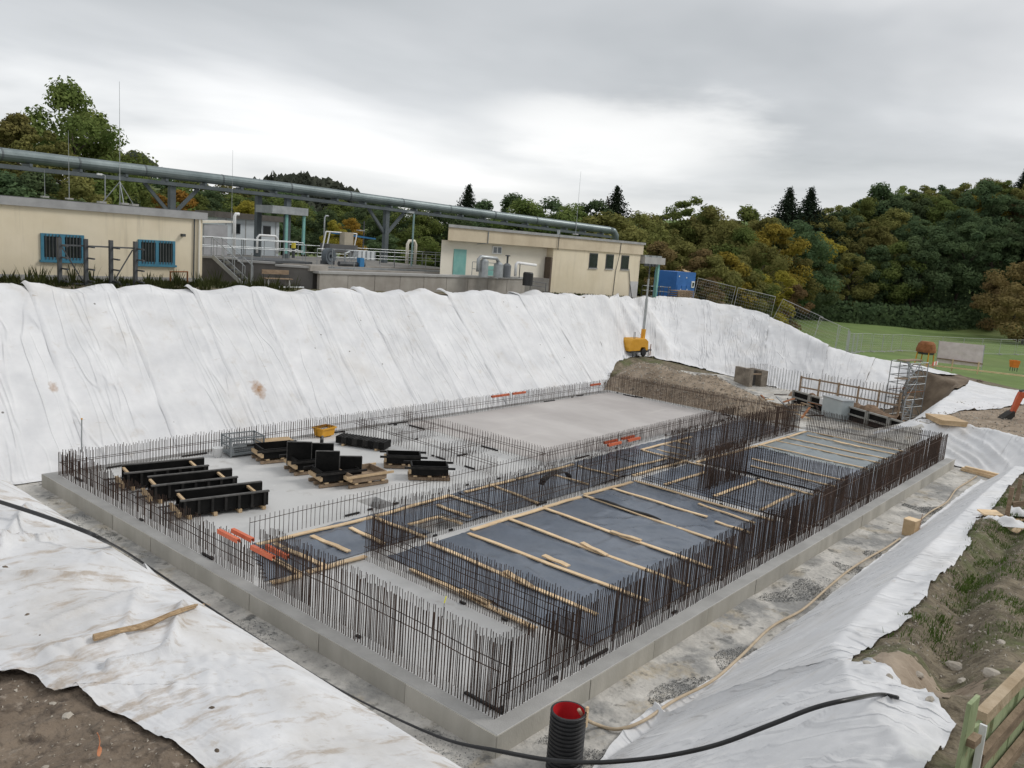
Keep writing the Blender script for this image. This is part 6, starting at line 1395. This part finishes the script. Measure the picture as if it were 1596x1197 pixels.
# ------------------------------------------------------------------ second pit: formwork wall, scaffold, railings
FR = mat('form_frame_grey', (.22, .22, .20), (.32, .31, .29), scale=2, rough=.7)
A, B = gz(1236, 607, .5), gz(1422, 661, .5); d = (B-A); L = Vector((d.x, d.y, 0)).length; ang = math.atan2(d.y, d.x); npan = 6
for k in range(npan):
    p = A.lerp(B, k/npan); w = L/npan-.03
    t = empty('wall_formwork', (p.x, p.y, -.8), ang, 'black wall formwork panel with grey frame, %s from the left in the second pit' % ORD[k], 'formwork', 'wall formwork in the second pit')
    MB().b2((0, .1, 0), (w, .14, 1.28)).build('panel', BLACKP, t)
    for z in (.05, .45, .85, 1.24): MB().b2((0, -.04 if False else -.02, z-.04), (w, .1, z+.04)).build('waling', FR, t)
    for x in (.05, w-.05): MB().b2((x-.05, -.03, 0), (x+.05, .1, 1.28)).build('frame_post', FR, t)
tb2 = gz(1305, 652, -.4); gt = empty('steel_tank', (tb2.x, tb2.y, -.42), ang, 'pale grey steel sheet box before the wall formwork', 'tank')
MB().b2((-.8, -.5, 0), (.8, .3, 1.15)).build('body', mat('pale_grey_sheet', (.36, .41, .42), (.44, .48, .49), scale=1.2, rough=.5), gt); MB().b2((-.84, -.54, 1.15), (.84, .34, 1.2)).build('lid', STEELG, gt); MB().b2((-1.3, -.3, .6), (-.95, 0, .95)).build('white_bag', WHITEP, gt)
# timber guard rail
ra, rb_ = gz(1249, 588, .75), gz(1404, 616, .75)
gr_ = empty('guard_rail', (ra.x, ra.y, -.6), 0, 'timber guard rail along the far side of the second pit', 'railing')
o_ = Vector((ra.x, ra.y, -.6))
for z in (1.35, .7): MB().bar(Vector((ra.x, ra.y, z-.6))-o_, Vector((rb_.x, rb_.y, z-.6))-o_, .05, .10).build('rail', OLDWOOD, gr_)
for k in range(6): p = ra.lerp(rb_, k/5); MB().bar(Vector((p.x, p.y, -.9))-o_, Vector((p.x, p.y, .85))-o_, .1, .1).build('post', OLDWOOD, gr_)
sp_ = patch('spoil_heap', mat('red_brown_soil', (.13, .085, .055), (.27, .18, .115), scale=3, detail=8, rough=.95, bump=.8, bscale=6), min(ra.x, rb_.x)-2.6, max(ra.x, rb_.x)+.2, min(ra.y, rb_.y)-.3, max(ra.y, rb_.y)+.3, .2, lambda x, y: -1.0+.9*math.exp(-((x-(ra.x-.9+(rb_.x-ra.x)*(y-ra.y)/(rb_.y-ra.y)))/1.1)**2)*(.75+.7*nz(x*.9, y*.9, 5))+rough(x, y, 2.6)); tag(sp_, kind='structure')
def bars2(label, p, q, h, step=.2, n0=-.6):
    root = empty('rebar_row', (p[0], p[1], n0), 0, label, 'rebar', 'starter bars of the second pit'); b = MB(); pv, qv = Vector((p[0], p[1], 0)), Vector((q[0], q[1], 0)); n = int((qv-pv).length/step); r_ = random.Random(n)
    for k in range(n+1):
        s = (qv-pv)*(k/n)
        for of in (0, .25): b.tube([s+Vector((of, of, 0)), s+Vector((of+r_.uniform(-.03, .03), of, h*r_.uniform(.92, 1.05)))], .009, 4, caps=False)
    o = b.build('starter_bars', REBAR, root, fix=False); o['kind'] = 'stuff'
p_, q_2 = gz(1200, 602, -.3), gz(1262, 614, -.3); bars2('thin bars left of the timber guard rail in the second pit', p_.xy, q_2.xy, 1.7)
p_, q_2 = gz(1265, 618, -.3), gz(1395, 640, -.3); bars2('thin bars behind the timber guard rail in the second pit', p_.xy+Vector((2, 0)), q_2.xy+Vector((2, 0)), 1.6)
ch0 = gz(1180, 603, -.4); ch = empty('concrete_chamber', (ch0.x, ch0.y, -.45), R(-20), 'small weathered concrete chamber with a dark opening at the bank toe', 'chamber')
ch.scale = (.9, .9, .85)
CHB = mat('earth_stained_concrete', (.15, .125, .10), (.30, .26, .21), scale=2.2, detail=8, rough=.95, bump=.6)
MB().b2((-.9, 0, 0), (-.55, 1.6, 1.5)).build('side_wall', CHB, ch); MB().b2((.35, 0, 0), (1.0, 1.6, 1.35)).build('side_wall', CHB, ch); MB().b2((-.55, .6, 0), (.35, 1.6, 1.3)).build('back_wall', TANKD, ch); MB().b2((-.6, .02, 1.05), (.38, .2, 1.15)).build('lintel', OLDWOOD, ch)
for k in range(16): MB().tube([(-.85+k*.12, .1, 1.2), (-.85+k*.12+rnd.uniform(-.03, .03), .1, 1.95)], .014, 4).build('rebar', REBAR, ch)
# scrap heap beside it
sc0 = gz(1218, 640, -.3)
for k in range(30):
    a = rnd.uniform(0, 3.14); l = rnd.uniform(.7, 1.8); x, y = sc0.x+rnd.uniform(-1.8, 2.4), sc0.y+rnd.uniform(-2.2, 2.0); z = -.25+rnd.uniform(0, .5)
    dv = Vector((math.cos(a), math.sin(a), rnd.uniform(-.2, .3)))*l*.5
    m = (RUST, STEELG, OLDWOOD, PINE, REBAR)[k % 5]
    o = MB().bar(-dv, dv, rnd.uniform(.05, .14), .05).build('scrap_piece', m); wd = ('rusty steel', 'pale steel', 'dark timber', 'pale timber', 'thin rebar')[k % 5]; o.location = (x, y, z)
    tag(o, '%s piece in the scrap heap before the second pit, %s of its kind' % (wd, ORD[k//5]), 'scrap', 'scrap heap before the second pit')
# scaffold stair tower
sb = gz(1405, 652, -1.4); sc = empty('scaffold_tower', (sb.x, sb.y, -1.5), R(-14), 'galvanised scaffold stair tower with ladders at the end bank', 'scaffold')
TH = 3.9; W_, D_ = 2.2, 1.3
for x in (-W_/2, 0, W_/2):
    for y in (-D_/2, D_/2): MB().tube([(x, y, 0), (x, y, TH)], .035, 6).build('standard', STEELG, sc)
for z in (.3, 1.0, 1.5, 2.0, 2.5, 3.0, 3.5, 3.9):
    for y in (-D_/2, D_/2): MB().tube([(-W_/2, y, z), (W_/2, y, z)], .026, 5).build('ledger', STEELG if z != 2.0 else RUST, sc)
    for x in (-W_/2, W_/2): MB().tube([(x, -D_/2, z), (x, D_/2, z)], .026, 5).build('transom', STEELG, sc)
for k, z in enumerate((0.2, 1.5, 2.7)):
    MB().tube([(-W_/2, -D_/2, z), (0, -D_/2, z+1.2)], .024, 5).build('brace', STEELG, sc); MB().tube([(W_/2, -D_/2, z), (0, -D_/2, z+1.2)], .024, 5).build('brace', STEELG, sc)
    MB().box((0, 0, z+1.3), (W_, .6, .05)).build('deck_plank', OLDWOOD, sc)
    s = 1 if k % 2 else -1
    fl_ = MB().bar((-s*.8, -.2, z+.1), (s*.8, -.2, z+1.3), .05, .12).build('stair_stringer', STEELG, sc)
    for q in range(5): MB().box((-s*.8+s*1.6*(q+.5)/5, .0, z+.1+1.2*(q+.5)/5), (.2, .45, .03)).build('tread', STEELG, fl_)
ld = gz(1409, 668, -1.0); la = empty('ladder', (ld.x, ld.y, -1.6), R(10), 'pale ladder leaning at the foot of the scaffold tower', 'ladder')
for s in (-.2, .2): MB().tube([(0, s, 0), (.6, s, 2.3)], .03, 6).build('rail', STEELG, la)
for k in range(8): MB().tube([(.07+k*.075, -.2, .25+k*.28), (.07+k*.075, .2, .25+k*.28)], .02, 5).build('rung', STEELG, la)
gwp = gz(1445, 572, 1.75); g0 = Vector((sb.x, sb.y, 2.35)); gg = empty('gangway', (gwp.x, gwp.y, 1.5), math.atan2(g0.y-gwp.y, g0.x-gwp.x), 'short plank gangway from the end bank to the scaffold', 'gangway')
Lg = (g0-gwp).length
for k in range(4): MB().bar((-.5, -.36+k*.24, .3), (Lg*.95, -.36+k*.24, .75), .22, .05).build('plank', OLDWOOD, gg)
# things on the end bank
def on(px, py, d_): p = gd(px, py, d_); return Vector((p.x, p.y, hz(p.x, p.y)))
ob = on(1440, 567, 66); ob.z = gd(1440, 569, 66).z
cs = empty('concrete_skip', ob, 0, 'rusty concrete hopper on a yellow frame beside the gangway', 'hopper')
MB().lathe([(.0, 1.9), (.45, 1.88), (.62, 1.7), (.74, 1.25), (.74, 1.05), (.0, 1.0)], n=14).build('hopper', RUST, cs); MB().lathe([(.60, .88), (.66, 1.12)], n=14).build('shaded_rim', DARKST, cs)  # dark ring colours in the shade under the hopper
for k in range(4): a = k*1.571+.6; MB().tube([(.75*math.cos(a), .75*math.sin(a), -.3), (.6*math.cos(a), .6*math.sin(a), 1.2)], .05, 6).build('leg', YELLOW, cs)
MB().tube([(.9, 0, -.3), (1.05, 0, .9), (.7, 0, 1.7)], .045, 6).build('frame_arch', YELLOW, cs)
for x in (-.6, -.2, .2, .6): MB().box((x, -.8, .25), (.4, .04, .28)).build('barrier_board', mat('barrier_%d' % int(x*10+9), (.55, .12, .08) if x in (-.6, .2) else (.7, .68, .66)), cs)
ob = gd(1494, 572, 68)
bn_ = empty('banner', (ob.x, ob.y, ob.z), R(-68), 'pale pinkish banner sheet stretched on a slanting frame at the meadow fence', 'banner')
BNM = mat('faded_banner', (.58, .50, .49), (.68, .60, .59), scale=2.2, rough=.7, bump=.4, bscale=2, stretch=(1, 1, 1))
b = MB(); n = 16
for j in range(n+1):
    for i in range(n+1): x, z = (i/n-.5)*3.3, j/n*1.75; b.v.append((x, .25*j/n + .05*nz(x*1.5, z*2), z+.2))
for j in range(n):
    for i in range(n): a_ = j*(n+1)+i; b.f.append((a_, a_+1, a_+n+2, a_+n+1))
b.build('sheet', BNM, bn_, smooth=True, fix=False)
for x in (-1.67, 1.67): MB().bar((x, 0, -.3), (x, .27, 2.0), .07, .05).build('frame_post', STEELG, bn_)
MB().bar((-1.7, -.1, .55), (1.7, -.1, .45), .05, .1).build('rail', OLDWOOD, bn_)
for x in (-.5, 1.4): MB().bar((x, -.12, -.4), (x, -.12, .6), .09, .09).build('rail_post', PINE, bn_)
MB().bar((-2.6, -.3, -.05), (5.5, -.3, -.15), .05, .12).build('kick_board', PINE, bn_)
ob = on(1580, 574, 72); ob.z = gd(1580, 577, 72).z
bx = empty('tool_bin', ob, R(-50), 'small orange bin on legs at the right meadow edge', 'bin')
tubm(.5, .45, .66, .6, .25, .85, .03).build('bin_body', mat('bright_orange', (.70, .20, .03)), bx)
for sx in (-.2, .2):
    for sy in (-.18, .18): MB().tube([(sx, sy, -.1), (sx, sy, .3)], .03, 6).build('leg', DARKST, bx)
# digger reaching in from the right
ex0 = gz(1572, 653, 1.05); EXO = mat('digger_red_orange', (.50, .09, .035), (.60, .13, .05), scale=3, rough=.5)
vx = Vector((rt0.x, rt0.y, 0)).normalized()
ex = empty('excavator', (ex0.x, ex0.y, hz(ex0.x, ex0.y)), math.atan2(vx.y, vx.x), 'red-orange digger reaching its bucket onto the dirt plateau at the right edge', 'excavator')
MB().prism([(-.45, .05), (-.10, -.02), (.15, .25), (.12, .5), (-.05, .42), (-.2, .3)], .5, (0, -.25, 0), 'y').build('bucket', mat('dark_bucket', (.03, .028, .025)), ex)
MB().prism([(.02, .35), (.2, .3), (.52, 1.25), (.5, 1.5), (.3, 1.5), (.2, 1.2)], .2, (0, -.1, 0), 'y').build('dipper_arm', EXO, ex)
MB().prism([(.35, 1.35), (.5, 1.2), (2.6, 1.15), (3.6, .7), (3.7, 1.0), (2.7, 1.55), (.6, 1.5)], .24, (0, -.12, 0), 'y').build('boom', EXO, ex)
MB().tube([(.3, 0, 1.55), (1.7, 0, 1.75)], .06, 8).build('ram', DARKST, ex); MB().bar((.55, -.14, 1.3), (2.4, -.14, 1.25), .03, .1).build('stripe', DARKST, ex)
MB().prism([(3.4, .5), (5.4, .5), (5.4, 1.2), (4.9, 1.9), (4.2, 2.0), (3.6, 1.7)], 1.3, (0, -.65, 0), 'y').build('cab', EXO, ex, bevel=.05)
for s in (-.75, .45): MB().prism([(3.2, .1), (3.5, -.02), (5.4, -.02), (5.7, .1), (5.6, .42), (3.3, .42)], .3, (0, s, 0), 'y').build('track', RUBBER, ex, bevel=.04)
